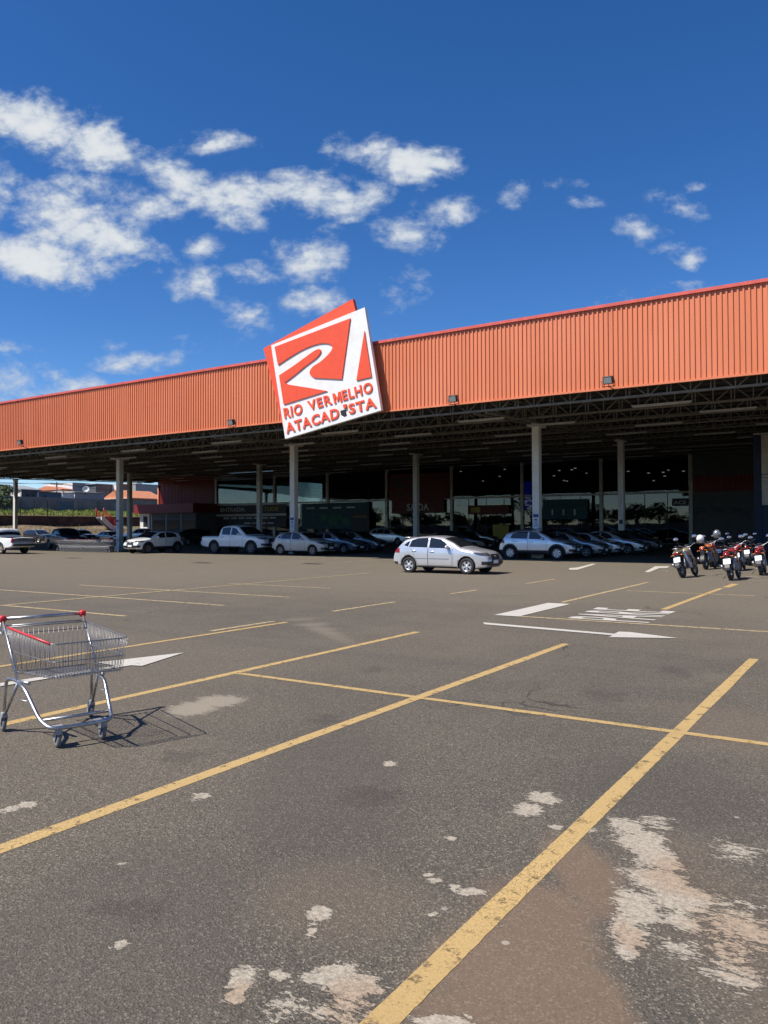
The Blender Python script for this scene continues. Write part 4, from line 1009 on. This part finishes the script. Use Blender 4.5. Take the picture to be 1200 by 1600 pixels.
def boxplanes(x0, x1, y0, y1, z0, z1):
    return [((x0, 0, 0), (-1, 0, 0)), ((x1, 0, 0), (1, 0, 0)), ((0, y0, 0), (0, -1, 0)), ((0, y1, 0), (0, 1, 0)), ((0, 0, z0), (0, 0, -1)), ((0, 0, z1), (0, 0, 1))]
def add_wheel(root, X, y, side, r, rimm, style, tw=.20):
    q = MB(); h = tw/2
    q.lathe([(r*.66, -h), (r*.93, -h), (r, -h*.72), (r, h*.72), (r*.93, h), (r*.66, h), (r*.60, h*.6), (r*.60, -h*.6)], 28, 'y')
    w = q.build('wheel', 'rubber', root); w.location = (X, y, r)
    q = MB(); ho = side*h*.78
    q.lathe([(r*.67, ho*.9), (r*.67, ho*1.12), (r*.58, ho*1.12), (r*.55, ho*.3)], 28, 'y', closed=False)
    q.lathe([(.005, ho*1.05), (r*.17, ho*1.02), (r*.17, ho*.3), (.005, ho*.3)], 14, 'y')
    n = 5 if style == 5 else 6
    for i in range(n):
        a = 2*PI*i/n+.3
        for da in ((-.13, .13) if style == 5 else (0,)):
            mx = Matrix.Rotation(a+da, 4, 'Y'); wd = r*(.085 if style == 5 else .15)
            q.box((r*.10, ho*.62 if side > 0 else ho*1.0, -wd), (r*.62, ho*1.0 if side > 0 else ho*.62, wd), mx)
    q.build('rim', rimm, w)
    q = MB(); q.lathe([(.005, ho*.35), (r*.6, ho*.35), (r*.6, ho*.2), (.005, ho*.2)], 20, 'y'); q.build('brake_disc', 'trim', w)
PROTO = {}
def car_proto(kind, pm, rimm='rim', style=5, extra=''):
    key = (kind, pm, rimm, extra)
    T = TYPES[kind]; B = Body(T); L = T['L']; hx = L/2
    root = bpy.data.objects.new('car', None); COL.objects.link(root)
    bm0 = B.make()
    # body with wheel wells cut out
    me = bpy.data.meshes.new('body'); bm0.to_mesh(me); body = link('body', me, pm, root); me.materials.append(M['trim'])
    xf, xr, r = hx-T['wf'], hx-T['wf']-T['wb'], T['r']
    ct = MB()
    for X in (xf, xr):
        for sd in (-1, 1):
            y0, y1 = sd*(B.half-.27), sd*(B.half+.2); pr = [(r+.055, min(y0, y1)), (r+.055, max(y0, y1)), (.002, max(y0, y1)), (.002, min(y0, y1))]
            ct.lathe(pr, 28, 'y', Matrix.Translation((X, 0, r+.01)))
    cu = ct.build('cut', None); cu.data.materials.append(M['trim']); cu.data.materials.append(M['trim'])
    for f in cu.data.polygons: f.material_index = 1
    md = body.modifiers.new('b', 'BOOLEAN'); md.operation = 'DIFFERENCE'; md.object = cu; md.solver = 'EXACT'
    dg = bpy.context.evaluated_depsgraph_get(); nm = bpy.data.meshes.new_from_object(body.evaluated_get(dg)); body.modifiers.clear()
    if len(nm.polygons) > 500: body.data = nm
    cum = cu.data; bpy.data.objects.remove(cu)
    def ov(name, planes, off, m, parent=root):
        me = clip(bm0, planes, off)
        return link(name, me, m, parent) if len(me.polygons) else None
    zr = T['H']
    # glass
    def top_strip(xa, xb, name, inset=.03):
        wa = min(B.W(xa, B.zt(xa)-.16), B.W(xb, B.zt(xb)-.16))
        me = bm0.copy(); X0, X1 = hx-xb+inset, hx-xa-inset
        for co, no in (((X0, 0, 0), (-1, 0, 0)), ((X1, 0, 0), (1, 0, 0))): bmesh.ops.bisect_plane(me, geom=me.verts[:]+me.edges[:]+me.faces[:], plane_co=co, plane_no=no, clear_outer=True)
        for sd in (-1, 1):               # trapezoid between the pillars
            ya, yb = B.W(xa, B.zt(xa)-.16)-.10, B.W(xb, B.zt(xb)-.16)-.10
            d = Vector((-(xb-xa), sd*(yb-ya), 0)); nrm = Vector((-d.y, d.x, 0))
            if nrm.y*sd < 0: nrm = -nrm
            bmesh.ops.bisect_plane(me, geom=me.verts[:]+me.edges[:]+me.faces[:], plane_co=(hx-xa, sd*ya, 0), plane_no=nrm, clear_outer=True)
        bmesh.ops.bisect_plane(me, geom=me.verts[:]+me.edges[:]+me.faces[:], plane_co=(0, 0, .75), plane_no=(0, 0, -1), clear_outer=True)
        me.normal_update()
        for v in me.verts: v.co += v.normal*.006
        md_ = bpy.data.meshes.new(name); me.to_mesh(md_); me.free(); return link(name, md_, 'car_glass', root)
    top_strip(*T['ws'], 'windshield'); top_strip(*T['rg'], 'rear_window', .02)
    for sd in (-1, 1):
        for w in T['wins']: ov('side_window', poly_planes(B, w, sd), .006, 'car_glass')
        if T['qw']: ov('side_window', poly_planes(B, T['qw'], sd), .006, 'car_glass')
        for (a, c) in T['doors']:
            bz = interp(T['belt'], (a+c)/2)+.02
            zl = B.zb(2)+.10+(.12 if 'clad' in T else 0)
            a2 = a; c2 = c
            # keep the door edge clear of the rear wheel well
            x_arch = T['wf']+T['wb']-r-.09
            pol = [(a2, zl), (a2, bz), (c2, bz), (min(c2, x_arch+.18), .75), (min(c2, x_arch), zl)]
            ov('door_gap', poly_planes(B, [(a2-.012, zl-.012), (a2-.012, bz), (c2+.012, bz), (min(c2, x_arch+.18)+.012, .75), (min(c2, x_arch)+.012, zl-.012)], sd), .0015, 'trim')
            d = ov('door', poly_planes(B, pol, sd), .004, pm)
            hxp = hx-(c-.17); hz = bz-.13; hw = B.W(c-.17, hz)
            q = MB(); q.bbox((hxp, sd*(hw+.022), hz), (.20, .035, .035), .012); q.build('handle', pm if 'bed' not in T else 'chrome', d if d else root)
        # mirror, lamps
        mxx = T['ws'][0]+.52; mz = interp(T['belt'], mxx)+.09; mw = B.W(mxx, mz)
        q = MB(); q.ell((hx-mxx, sd*(mw+.12), mz), (.075, .12, .08), nu=12, nv=8); q.tube([(hx-mxx-.02, sd*(mw-.03), mz-.06), (hx-mxx, sd*(mw+.09), mz-.03)], .025, 6); q.build('mirror', pm if extra != 'blackmirror' else 'black', root)
        zh = B.zt(.25)
        lo, hi = sorted((sd*.36, sd*1.2))
        ov('headlight', poly_planes(B, [(-.1, zh-.17), (-.1, zh-.065), (.30, zh-.05), (.58, zh-.035), (.42, zh-.12), (.2, zh-.165)], sd)+[((0, sd*.38, 0), (0, -sd, 0))], .007, 'headlamp')
        lo, hi = sorted((sd*(B.half-.34), sd*1.2)); zr2 = B.zt(L-.12)
        if 'bed' in T: lo, hi = sorted((sd*(B.half-.20), sd*1.2)); ov('taillight', boxplanes(-hx-.1, -hx+.12, lo, hi, .78, 1.08), .008, 'taillamp')
        else: ov('taillight', boxplanes(-hx-.1, -hx+.34, lo, hi, T['belt'][-1][1]-.23, T['belt'][-1][1]-.05), .008, 'taillamp')
        lo, hi = sorted((sd*(B.half-.36), sd*(B.half-.06)))
        ov('fog_lamp', boxplanes(hx-.22, hx+.1, lo, hi, B.zb(.08)+.10, B.zb(.08)+.23), .006, 'trim')
        # sill
        x0 = T['wf']+r+.08; x1 = T['wf']+T['wb']-r-.08; zs = B.zb(2)
        lo, hi = sorted((sd*.4, sd*1.2))
        ov('sill', boxplanes(hx-x1, hx-x0, lo, hi, zs-.02, zs+(.20 if 'clad' in T else .06)), .006, 'trim')
        if kind == 'hatch':
            ov('moulding', boxplanes(hx-3.1, hx-1.55, lo, hi, .555, .59), .007, 'paint_grey')
        if 'clad' in T or 'bed' in T or kind == 'suv':     # dark arch flares
            for X in (xf, xr):
                q = MB(); vs = []; fs = []; n = 20; rr2 = r+(.14 if 'clad' in T else .10)
                for i in range(n+1):
                    th = PI*(-.06+1.12*i/n)
                    for rad, o_ in ((r+.05, -.03), (r+.05, .022), (rr2, .016), (rr2, -.01)):
                        x_, z_ = X+math.cos(th)*rad, r+.01+math.sin(th)*rad
                        vs.append((x_, sd*(B.W(hx-x_, z_)+o_), z_))
                for i in range(n):
                    for j in range(3): fs.append((i*4+j, i*4+j+1, (i+1)*4+j+1, (i+1)*4+j))
                q._add(vs, fs, False); q.build('arch_flare', 'trim' if 'clad' in T or extra == 'flares' else pm, root)
        if 'rails' in T:
            q = MB(); z_ = T['H']; a_, c_ = T['ws'][1]+.25, T['rg'][0]-.15
            q.tube([(hx-a_, sd*.56, B.zt(a_)-.06), (hx-a_-.12, sd*.57, z_+.05), (hx-c_+.12, sd*.57, B.zt(c_)+.06), (hx-c_, sd*.55, B.zt(c_)-.06)], .018, 6); q.build('roof_rail', 'black' if 'clad' in T else 'chrome', root)
        if 'steps' in T:
            q = MB(); q.bbox((.0, sd*(B.half-.02), .44), (1.7, .16, .07), .02); q.build('side_step', 'black', root)
        for X in (xf, xr): add_wheel(root, X, sd*(B.half-.125), sd, r, rimm, style, .20 if r < .37 else .25)
    zg = B.zt(.2)
    ov('grille', boxplanes(hx-.2, hx+.1, -.34, .34, zg-.40, zg-.09), .006, 'trim')
    ov('intake', boxplanes(hx-.2, hx+.1, -.55, .55, B.zb(0)-.06, B.zb(0)+.10), .006, 'trim')
    q = MB(); q.ell((hx-.0, 0, zg-.16), (.02, .09, .035)); q.build('emblem', 'chrome', root)
    q = MB(); q.box((hx+.008, -.2, zg-.44), (hx+.022, .2, zg-.31)); q.build('licence_plate', 'plate', root)
    zp = .80 if 'bed' not in T else .62
    q = MB(); q.box((-hx-.022, -.2, zp-.07), (-hx-.008, .2, zp+.06)); q.build('licence_plate', 'plate', root)
    if 'bed' in T:
        a, c = T['bed']
        ov('bed_cover', boxplanes(hx-c, hx-a, -B.half+.13, B.half-.13, 1.02, 1.4), .006, 'black')
        ov('tailgate', boxplanes(-hx-.05, -hx+.04, -B.half+.19, B.half-.19, .74, 1.10), .006, pm if extra != 'greygate' else 'paint_grey')
        q = MB(); q.bbox((-hx-.04, 0, .62), (.16, 1.6, .14), .03); q.build('rear_bumper', 'trim', root)
        q = MB(); q.box((-hx-.012, -.09, .98), (-hx-.004+.002, .09, 1.03)); q.build('gate_handle', 'trim', root)
    if 'spoiler' in T:
        x_, z_ = T['spoiler']; q = MB(); q.bbox((hx-x_-.05, 0, z_+.005), (.24, 1.10, .035), .015); q.build('spoiler', pm, root)
    q = MB(); q.tube([(hx-3.2 if L < 4.3 else hx-3.4, 0, B.zt(3.2)-.02), (hx-3.45 if L < 4.3 else hx-3.6, 0, B.zt(3.2)+.13)], .008, 5); q.build('antenna', 'black', root)
    if kind in ('hatch', 'sedan', 'crossover', 'suv'):
        ov('rear_bumper', boxplanes(-hx-.05, -hx+.25, -1, 1, B.zb(L-.1)-.02, B.zb(L-.1)+.10), .006, 'trim')
    bm0.free()
    return root
PC = {}
def car(name, lab, kind, pm, x, y, head, rimm='rim', style=5, extra='', group='cars parked under the canopy', cat='car', scale=1):
    key = (kind, pm, rimm, style, extra)
    if key not in PC: o = PC[key] = car_proto(kind, pm, rimm, style, extra)
    else: o = copy_tree(PC[key])
    if scale != 1: o.scale = (scale,)*3
    o.name = name; o.location = (x, y, 0); o.rotation_euler = (0, 0, R(head)); tag(o, lab, cat, group)
    return o
g_ = 'cars parked under the canopy'
# front-row and lane cars, nearest first
car('hatchback_car', 'bright silver hatchback standing in the sun on the open lane', 'hatch', 'paint_silver', -13.80, 25.55, 0, group=None, scale=.935)
car('crossover_car', 'silver crossover with black arches and roof rails, front row by the second front column', 'crossover', 'paint_silver', -15.55, 39.15, 0, style=6)
car('hatchback_car', 'dusty off-white hatchback with brown wheels in front of the sign column', 'hatch', 'paint_dusty', -30.9, 38.35, 0, 'rim_dusty')
car('pickup_truck', 'white double-cab pickup with dark wheels in the shade beside the dusty hatchback', 'pickup', 'paint_white', -36.7, 38.7, 0, 'rim_dark', extra='flares', cat='pickup truck', scale=1.07)
car('crossover_car', 'white crossover with black lower cladding, its nose poking into the sunlight', 'crossover', 'paint_white', -43.35, 37.0, -90, 'rim_dark', 6)
car('pickup_truck', 'white pickup in full sun at the far left edge with its grey tailgate to us', 'pickup', 'paint_white', -52.35, 31.2, 180, 'rim_dusty', extra='greygate', group=None, cat='pickup truck')
car('pickup_truck', 'dark blue-grey pickup in the shade left of the row of trolleys', 'pickup', 'paint_blue', -59.5, 41.2, -14, 'rim_dark', cat='pickup truck')
# cars deeper in the shade
def cpx(u, v, **k): p = G(u, v); return p.x, p.y
x, y = cpx(127, 848); car('suv_car', 'black high-roofed SUV behind the row of nested trolleys', 'suv', 'paint_black', x, y, 0)
x, y = cpx(146, 849); car('sedan_car', 'silver grey saloon deep in shade behind the nested trolleys', 'sedan', 'paint_grey', x-1, y+3.2, 0)
x, y = cpx(60, 848); car('suv_car', 'dark SUV behind the blue-grey pickup at the left', 'suv', 'paint_dark', x, y, 0)
x, y = cpx(222, 846); car('pickup_truck', 'pale silver pickup behind the white crossover, windscreen to the left', 'pickup', 'paint_silver', x, y, -160, 'rim_dark', cat='pickup truck')
x, y = cpx(288, 852); car('suv_car', 'black SUV in deep shade between the white crossover and the white pickup', 'suv', 'paint_black', x, y+1, -90)
car('sedan_car', 'silver saloon just behind the dusty hatchback, roof and windscreen showing', 'sedan', 'paint_grey', -31.2, 41.9, 0)
car('hatchback_car', 'grey hatchback second car behind the sign column', 'hatch', 'paint_grey', -31.6, 45.2, 0)
x, y = cpx(600, 852); car('suv_car', 'pale SUV in shade left of the middle column behind the lane', 'suv', 'paint_silver', x, y+1.2, 0, 'rim_dark')
x, y = cpx(735, 852); car('sedan_car', 'grey saloon in shade behind the sunlit hatchback roof', 'sedan', 'paint_grey', x, y+1.2, 0)
x, y = cpx(716, 863); car('hatchback_car', 'black hatchback in shade just behind the sunlit silver hatchback', 'hatch', 'paint_black', x, y+.6, 0, 'rim_dark')
for i, (k, pm, lab) in enumerate((('sedan', 'paint_grey', 'grey saloon next behind the silver crossover, black grille to the right'), ('hatch', 'paint_silver', 'silver hatchback third in the row behind the silver crossover'),
                                  ('sedan', 'paint_silver', 'silver saloon fourth in the row behind the silver crossover'), ('hatch', 'paint_dark', 'dark hatchback fifth in the row behind the silver crossover'))):
    car(k+('back_car' if k == 'hatch' else '_car'), lab, k, pm, -15.2+.35*i, 42.2+2.75*i, 0)
x, y = cpx(985, 845); car('suv_car', 'tall black SUV in front of the second-row column at the right', 'suv', 'paint_black', x, y+2, 0, 'rim_dark')
x, y = cpx(1010, 850); car('sedan_car', 'dark saloon with a pale bonnet edge left of the motorcycles', 'sedan', 'paint_dark', x, y+1.2, 0)
x, y = cpx(1040, 846); car('pickup_truck', 'white pickup tail with red lamp far back left of the motorcycles', 'pickup', 'paint_white', x-2, y+5, 180, 'rim_dark', cat='pickup truck')
x, y = cpx(1146, 844); car('suv_car', 'dark vehicle at the back in front of the grey stock-room wall', 'suv', 'paint_dark', x, y+4, 90, 'rim_dark')

# ------------------------------------------------------------------ motorcycles
def motorcycle(lab, x, y, head, body_m, lean=-9, rack=False, plate=True, seat='black', white_side=False, steer=18):
    root = thing('motorcycle', lab, 'motorcycle', (x, y, 0), 0, 'motorcycles parked in a row at the right')
    root.rotation_euler = (R(lean), 0, R(head))
    def wheel(X, wd, r=.30):
        q = MB(); q.lathe([(r-.085, -wd*.4), (r-.03, -wd*.5), (r, -wd*.25), (r, wd*.25), (r-.03, wd*.5), (r-.085, wd*.4)], 24, 'y'); w = q.build('wheel', 'rubber', root); w.location = (X, 0, r)
        q = MB(); q.lathe([(r-.07, -wd*.3), (r-.10, -wd*.3), (r-.10, wd*.3), (r-.07, wd*.3)], 24, 'y'); q.lathe([(.005, -.07), (.055, -.07), (.055, .07), (.005, .07)], 12, 'y')
        for i in range(10):
            a = 2*PI*i/10; q.tube([(.04*math.cos(a), 0, .04*math.sin(a)), ((r-.09)*math.cos(a+.2), 0, (r-.09)*math.sin(a+.2))], .008, 5)
        q.build('rim', 'rim_dark', w)
    wheel(.65, .085); wheel(-.62, .11)
    q = MB(); [q.tube([(.65, s*.075, .30), (.50, s*.075, .68), (.40, s*.075, .95)], [.028, .026, .022], 8) for s in (-1, 1)]; q.build('front_fork', 'chrome', root)
    q = MB(); q.tube([(.42, 0, .90), (.10, 0, .78), (-.30, 0, .70), (-.62, 0, .74)], .03, 8); q.tube([(.40, 0, .88), (.22, 0, .36), (-.20, 0, .33), (-.28, 0, .68)], .025, 8)
    [q.tube([(-.18, s*.08, .36), (-.62, s*.085, .30)], .024, 6) for s in (-1, 1)]; q.build('frame', 'black', root)
    q = MB(); [q.tube([(-.60, s*.12, .34), (-.45, s*.12, .70)], [.03, .022], 8) for s in (-1, 1)]; q.build('shock_absorber', 'chrome', root)
    q = MB(); q.bbox((.05, 0, .42), (.36, .24, .24), .05); q.bbox((.17, 0, .58), (.16, .17, .20), .03); q.lathe([(.005, -.16), (.09, -.16), (.10, -.12), (.10, .12), (.09, .16), (.005, .16)], 16, 'y', Matrix.Translation((.0, 0, .38))); q.build('engine', 'grey_plastic', root)
    q = MB(); q.ell((.18, 0, .86), (.27, .135, .125), nu=16, nv=10); q.ell((.28, 0, .80), (.17, .15, .11)); q.build('fuel_tank', body_m, root)
    q = MB(); q.bbox((-.20, 0, .83), (.42, .23, .085), .035); q.bbox((-.48, 0, .87), (.30, .21, .09), .035); q.build('seat', seat, root)
    q = MB(); [q.prism([(-.10, s*.12, .76), (-.36, s*.12, .62), (-.40, s*.12, .78), (-.2, s*.125, .82)], (0, .02, 0)) for s in (-1, 1)]
    q.bbox((-.68, 0, .86), (.22, .17, .09), .03); q.build('tail_cowl', body_m, root)
    if white_side:
        q = MB(); [q.prism([(-.12, s*.17, .30), (-.02, s*.17, .34), (-.42, s*.17, .88), (-.60, s*.16, .84)], (0, .03, 0)) for s in (-1, 1)]; q.build('side_panel', 'paint_white', root)
    q = MB(); pts = [(-.62+.36*math.cos(a), 0, .30+.36*math.sin(a)) for a in [R(30+12*i) for i in range(13)]]
    for a, c in zip(pts, pts[1:]):
        mxv = Vector(c)-Vector(a); q._add([(a[0], -.07, a[2]), (c[0], -.07, c[2]), (c[0], .07, c[2]), (a[0], .07, a[2])], [(0, 1, 2, 3)], True)
    q.bbox((-.80, 0, .66), (.05, .14, .24), .015, Matrix.Identity(4)); q.build('rear_fender', 'black', root)
    q = MB(); pts = [(.65+.345*math.cos(a), 0, .30+.345*math.sin(a)) for a in [R(20+13*i) for i in range(11)]]
    for a, c in zip(pts, pts[1:]): q._add([(a[0], -.06, a[2]), (c[0], -.06, c[2]), (c[0], .06, c[2]), (a[0], .06, a[2])], [(0, 1, 2, 3)], True)
    q.build('front_fender', body_m, root)
    mx = Matrix.Translation((-.86, 0, .60)) @ Matrix.Rotation(R(24), 4, 'Y')
    if plate:
        q = MB(); q.box((-.006, -.105, -.085), (.006, .105, .085), mx); o = q.build('licence_plate', 'plate', root)
        q = MB(); [q.box((-.009, -.085+.045*i, -.05), (-.0065, -.055+.045*i, .01), mx) for i in range(4)]; q.build('plate_print', 'grey_plastic', o)
    q = MB(); q.bbox((-.80, 0, .80), (.09, .17, .08), .025); q.build('taillight', 'taillamp', root)
    for s in (-1, 1):
        q = MB(); q.tube([(-.74, s*.06, .76), (-.76, s*.17, .75)], .012, 6); q.ell((-.77, s*.17, .75), (.03, .022, .022)); q.build('turn_signal', 'paint_orange', root)
    q = MB(); q.tube([(.20, .11, .46), (.26, .15, .30), (-.05, .16, .27), (-.35, .17, .33)], .024, 8); q.tube([(-.32, .17, .32), (-.82, .18, .47)], [.045, .055], 10); q.build('exhaust', 'chrome', root)
    # steering head turned on its stand
    S = Matrix.Translation((.42, 0, .95)) @ Matrix.Rotation(R(steer), 4, 'Z')
    q = MB(); q.tube([(-.16, -.37, .12), (-.08, -.22, .13), (.0, -.1, .05), (0, .1, .05), (-.08, .22, .13), (-.16, .37, .12)], .014, 8, mx=S); q.build('handlebar', 'chrome', root)
    for s in (-1, 1): q = MB(); q.tube([(-.17, s*.39, .12), (-.115, s*.27, .125)], .021, 8, mx=S); q.build('grip', 'black', root)
    q = MB(); q.lathe([(.005, .14), (.085, .13), (.095, .10), (.07, .0), (.005, -.03)], 16, 'x', S @ Matrix.Translation((.06, 0, -.02))); q.build('headlight', body_m, root)
    q = MB(); q.bbox((.06, 0, .10), (.10, .16, .07), .02, S); q.build('instrument', 'black', root)
    for s in (-1, 1):
        q = MB(); q.tube([(-.09, s*.23, .13), (-.04, s*.27, .27), (-.06, s*.29, .32)], .007, 6, mx=S)
        q.lathe([(.005, .03), (.06, .025), (.07, .0), (.005, .0)], 16, 'x', S @ Matrix.Translation((-.06, s*.30, .36)) @ Matrix.Scale(1.3, 4, (0, 1, 0))); o = q.build('mirror', 'black', root)
        q = MB(); q.lathe([(.004, -.003), (.062, -.003), (.062, .001), (.004, .001)], 16, 'x', S @ Matrix.Translation((-.062, s*.30, .36)) @ Matrix.Rotation(R(-16), 4, 'Y') @ Matrix.Scale(1.3, 4, (0, 1, 0))); q.build('mirror_glass', 'mirror', o)
    q = MB(); q.tube([(.0, .10, .32), (.06, .36, .045)], .013, 6); q.build('side_stand', 'chrome', root)
    if rack:
        q = MB(); [q.tube([(-.45, s*.11, .93), (-.80, s*.10, .97), (-.86, 0, .97)], .012, 6) for s in (-1, 1)]; [q.tube([(-.55-.1*i, -.11, .955), (-.55-.1*i, .11, .955)], .009, 6) for i in range(3)]; q.build('luggage_rack', 'chrome', root)
    return root
def bike(lab, u, v, head, *a, **k):
    p = G(u, v); d = Vector((math.cos(R(head)), math.sin(R(head)), 0)); c = p+d*.62
    return motorcycle(lab, c.x, c.y, head, *a, **k)
bike('worn olive motorcycle with a white side panel, leftmost of the row', 1068, 903, 84, 'paint_olive', seat='skin', white_side=True, lean=-12, rack=True)
bike('dark motorcycle with orange tank fairing behind the olive one', 1104, 890, 86, 'paint_orange', plate=False)
bike('dark red motorcycle with chrome front end, second row under the white helmet', 1112, 886, 90, 'paint_red', rack=True)
bike('red motorcycle with white plate standing nearest the camera, centre of the row', 1143, 907, 89, 'paint_red', lean=-8, rack=True)
bike('dark red motorcycle just behind the centre red one, plate showing beside it', 1157, 892, 92, 'paint_red', lean=-10)
bike('black motorcycle at the back with raised mirrors right of the centre', 1172, 884, 92, 'paint_black')
bike('bright red motorcycle with large tail light at the right edge', 1190, 899, 92, 'paint_red', lean=-7, rack=True)
bike('black motorcycle at the back behind the grey helmet', 1128, 882, 92, 'paint_black')
def helmet(lab, u, v, Y, m):
    p = PY(u, v, Y); t = thing('helmet', lab, 'helmet', p, R(80), None)
    q = MB(); q.ell((0, 0, 0), (.145, .125, .135), nu=20, nv=14); q.ell((.03, 0, -.05), (.12, .118, .11), nu=16, nv=10); q.build('shell', m, t)
    q = MB(); q.ell((.035, 0, .01), (.122, .118, .055), nu=16, nv=8); q.build('visor', 'car_glass', t)
    q = MB(); q.tube([(-.03, .12, -.07), (0, .06, -.18), (0, -.06, -.18), (-.03, -.12, -.07)], .01, 5); q.build('strap', 'black', t)
helmet('white helmet resting on the motorcycle bars', 1094, 841.5, 28.3, 'paint_white')
helmet('grey and white helmet on the motorcycle at the back', 1120, 833.5, 29.3, 'paint_grey')

# ------------------------------------------------------------------ shopping trolley
def bend(pts, n=6, rad=9.0):                      # rounded polyline
    out_ = [Vector(pts[0])]
    for a, b_, c in zip(pts, pts[1:], pts[2:]):
        a, b_, c = Vector(a), Vector(b_), Vector(c); d = min((a-b_).length, (c-b_).length)*.38; d = min(d, rad)
        p0 = b_+(a-b_).normalized()*d; p2 = b_+(c-b_).normalized()*d
        for i in range(n+1):
            t = i/n; out_.append(p0*(1-t)**2+b_*2*t*(1-t)+p2*t*t)
    out_.append(Vector(pts[-1])); return out_
def trolley_proto():
    root = bpy.data.objects.new('shopping_trolley', None); COL.objects.link(root)
    # basket corner points: rear/front, half-width, height
    xr_t, xf_t, xr_b, xf_b = -.05, .99, .02, .955
    wr_t, wf_t, wr_b, wf_b = .325, .285, .295, .25
    zr_t, zf_t, zr_b, zf_b = .84, .81, .475, .55
    def side(s, f, g):                   # f along rear->front, g bottom->top
        xt, xb = xr_t+(xf_t-xr_t)*f, xr_b+(xf_b-xr_b)*f; yt, yb = wr_t+(wf_t-wr_t)*f, wr_b+(wf_b-wr_b)*f; zt, zb = zr_t+(zf_t-zr_t)*f, zr_b+(zf_b-zr_b)*f
        return Vector((xb+(xt-xb)*g, s*(yb+(yt-yb)*g), zb+(zt-zb)*g))
    q = MB(); wr = .0019
    for s in (-1, 1):
        for i in range(29): q.tube([side(s, i/28, 0), side(s, i/28, 1)], wr, 5)
    for i in range(1, 24):               # front wires run on into the floor
        t = -1+2*i/24
        q.tube([Vector((xf_t, wf_t*t, zf_t)), Vector((xf_b, wf_b*t, zf_b)), Vector((xr_b, wr_b*t, zr_b))], wr, 5)
    for i in range(1, 12):
        f = i/12; a, c = side(-1, f, 0), side(1, f, 0); q.tube([a, c], wr, 5)
    for i in range(1, 16):               # hinged rear flap
        t = -1+2*i/16; q.tube([Vector((xr_b, wr_b*t, zr_b)), Vector((xr_t+.02, wr_t*t, zr_t-.02))], wr, 5)
    q.build('basket', 'steel_dull', root)
    q = MB()
    for g, r_ in ((1, .0052), (.48, .0042), (0.06, .0042)):
        q.tube(bend([side(-1, 0, g), side(-1, 1, g), side(1, 1, g), side(1, 0, g)], 3, .05), r_, 6)
    q.tube([side(-1, 0, 1), side(1, 0, 1)], .005, 6); q.tube([side(-1, 0, 0), side(1, 0, 0)], .005, 6); q.tube([side(-1, 0, .85), side(1, 0, .85)], .004, 6)
    q.build('basket_rim', 'steel_dull', root)
    q = MB(); a, c = side(-1, .03, 1.012), side(-1, .97, 1.012); q.tube([a, c], .0095, 8); q.build('bumper_strip', 'red_plastic', root)
    # handle
    q = MB(); q.tube([(-.165, -.31, .90), (-.165, .31, .90)], .0145, 10); q.build('handle', 'chrome', root)
    q = MB()
    for s in (-1, 1): q.bbox((-.163, s*.33, .90), (.055, .055, .06), .018)
    q.build('handle_end', 'red_plastic', root)
    q = MB(); q.tube([(-.13, -.31, .845), (-.13, .31, .845)], .006, 6)
    for s in (-1, 1): q.tube(bend([(-.165, s*.345, .88), (-.165, s*.345, .79), (-.12, s*.34, .77), (-.10, s*.33, .84)], 3), .006, 6)
    q.build('handle_bracket', 'chrome', root)
    # frame
    q = MB()
    for s in (-1, 1):
        q.tube([(-.155, s*.33, .895), (.27, s*.318, .435)], .0105, 8)              # slanted stay
        q.tube(bend([(.46, s*.29, .452), (.27, s*.315, .44), (.025, s*.345, .445), (.0, s*.355, .155)], 6), .0135, 9)
        q.tube([(.27, s*.318, .43), (.03, s*.352, .15)], .0125, 8)
        q.tube([(.14, s*.335, .29), (.46, s*.30, .315)], .004, 6)
    q.tube(bend([(.27, -.318, .435), (.43, -.31, .40), (.66, -.27, .205), (.80, -.235, .155), (.815, 0, .15), (.80, .235, .155), (.66, .27, .205), (.43, .31, .40), (.27, .318, .435)], 5), .0155, 10)
    q.tube([(.67, -.255, .195), (.67, .255, .195)], .012, 8)
    q.build('frame', 'chrome', root)
    for s in (-1, 1):
        for (X, Y, z) in ((0, s*.355, .155), (.79, s*.17, .145)):
            cst = MB(); cst.bbox((X, Y, z-.02), (.055, .045, .05), .01)
            for d in (-1, 1): cst.prism([(X+.025, Y+d*.021, z-.03), (X-.03, Y+d*.021, z-.03), (X-.045, Y+d*.021, .05), (X-.015, Y+d*.021, .05)], (0, d*.004, 0))
            if X > .5: cst.box((X-.12, Y-.05, .149), (X-.02, Y+.05, .153))
            co = cst.build('caster', 'grey_plastic', root)
            w = MB(); w.lathe([(.03, -.014), (.054, -.014), (.061, -.006), (.061, .006), (.054, .014), (.03, .014)], 20, 'y', Matrix.Translation((X-.03, Y, .062))); w.lathe([(.004, -.012), (.032, -.012), (.032, .012), (.004, .012)], 14, 'y', Matrix.Translation((X-.03, Y, .062)))
            w.build('caster_wheel', 'wheel_grey', co)
    return root
tr0 = trolley_proto()
tr0.location = (-5.99, 4.0, .003); tr0.rotation_euler = (0, 0, R(-17))
tag(tr0, 'empty wire shopping trolley with red handle ends alone on the asphalt', 'shopping trolley')
n_t = 19
for i in range(n_t):
    c = copy_tree(tr0); c.location = (-52.5+.325*i, 36.35-.01*i, .003); c.rotation_euler = (0, 0, R(180))
    lab = 'trolley inside the long nested row of shopping trolleys beside the white crossover'
    if i == 0: lab = 'leading trolley at the left end of the nested row by the blue-grey pickup'
    if i == n_t-1: lab = 'last trolley at the right end of the nested row next to the white crossover'
    tag(c, lab, 'shopping trolley', 'nested shopping trolleys')
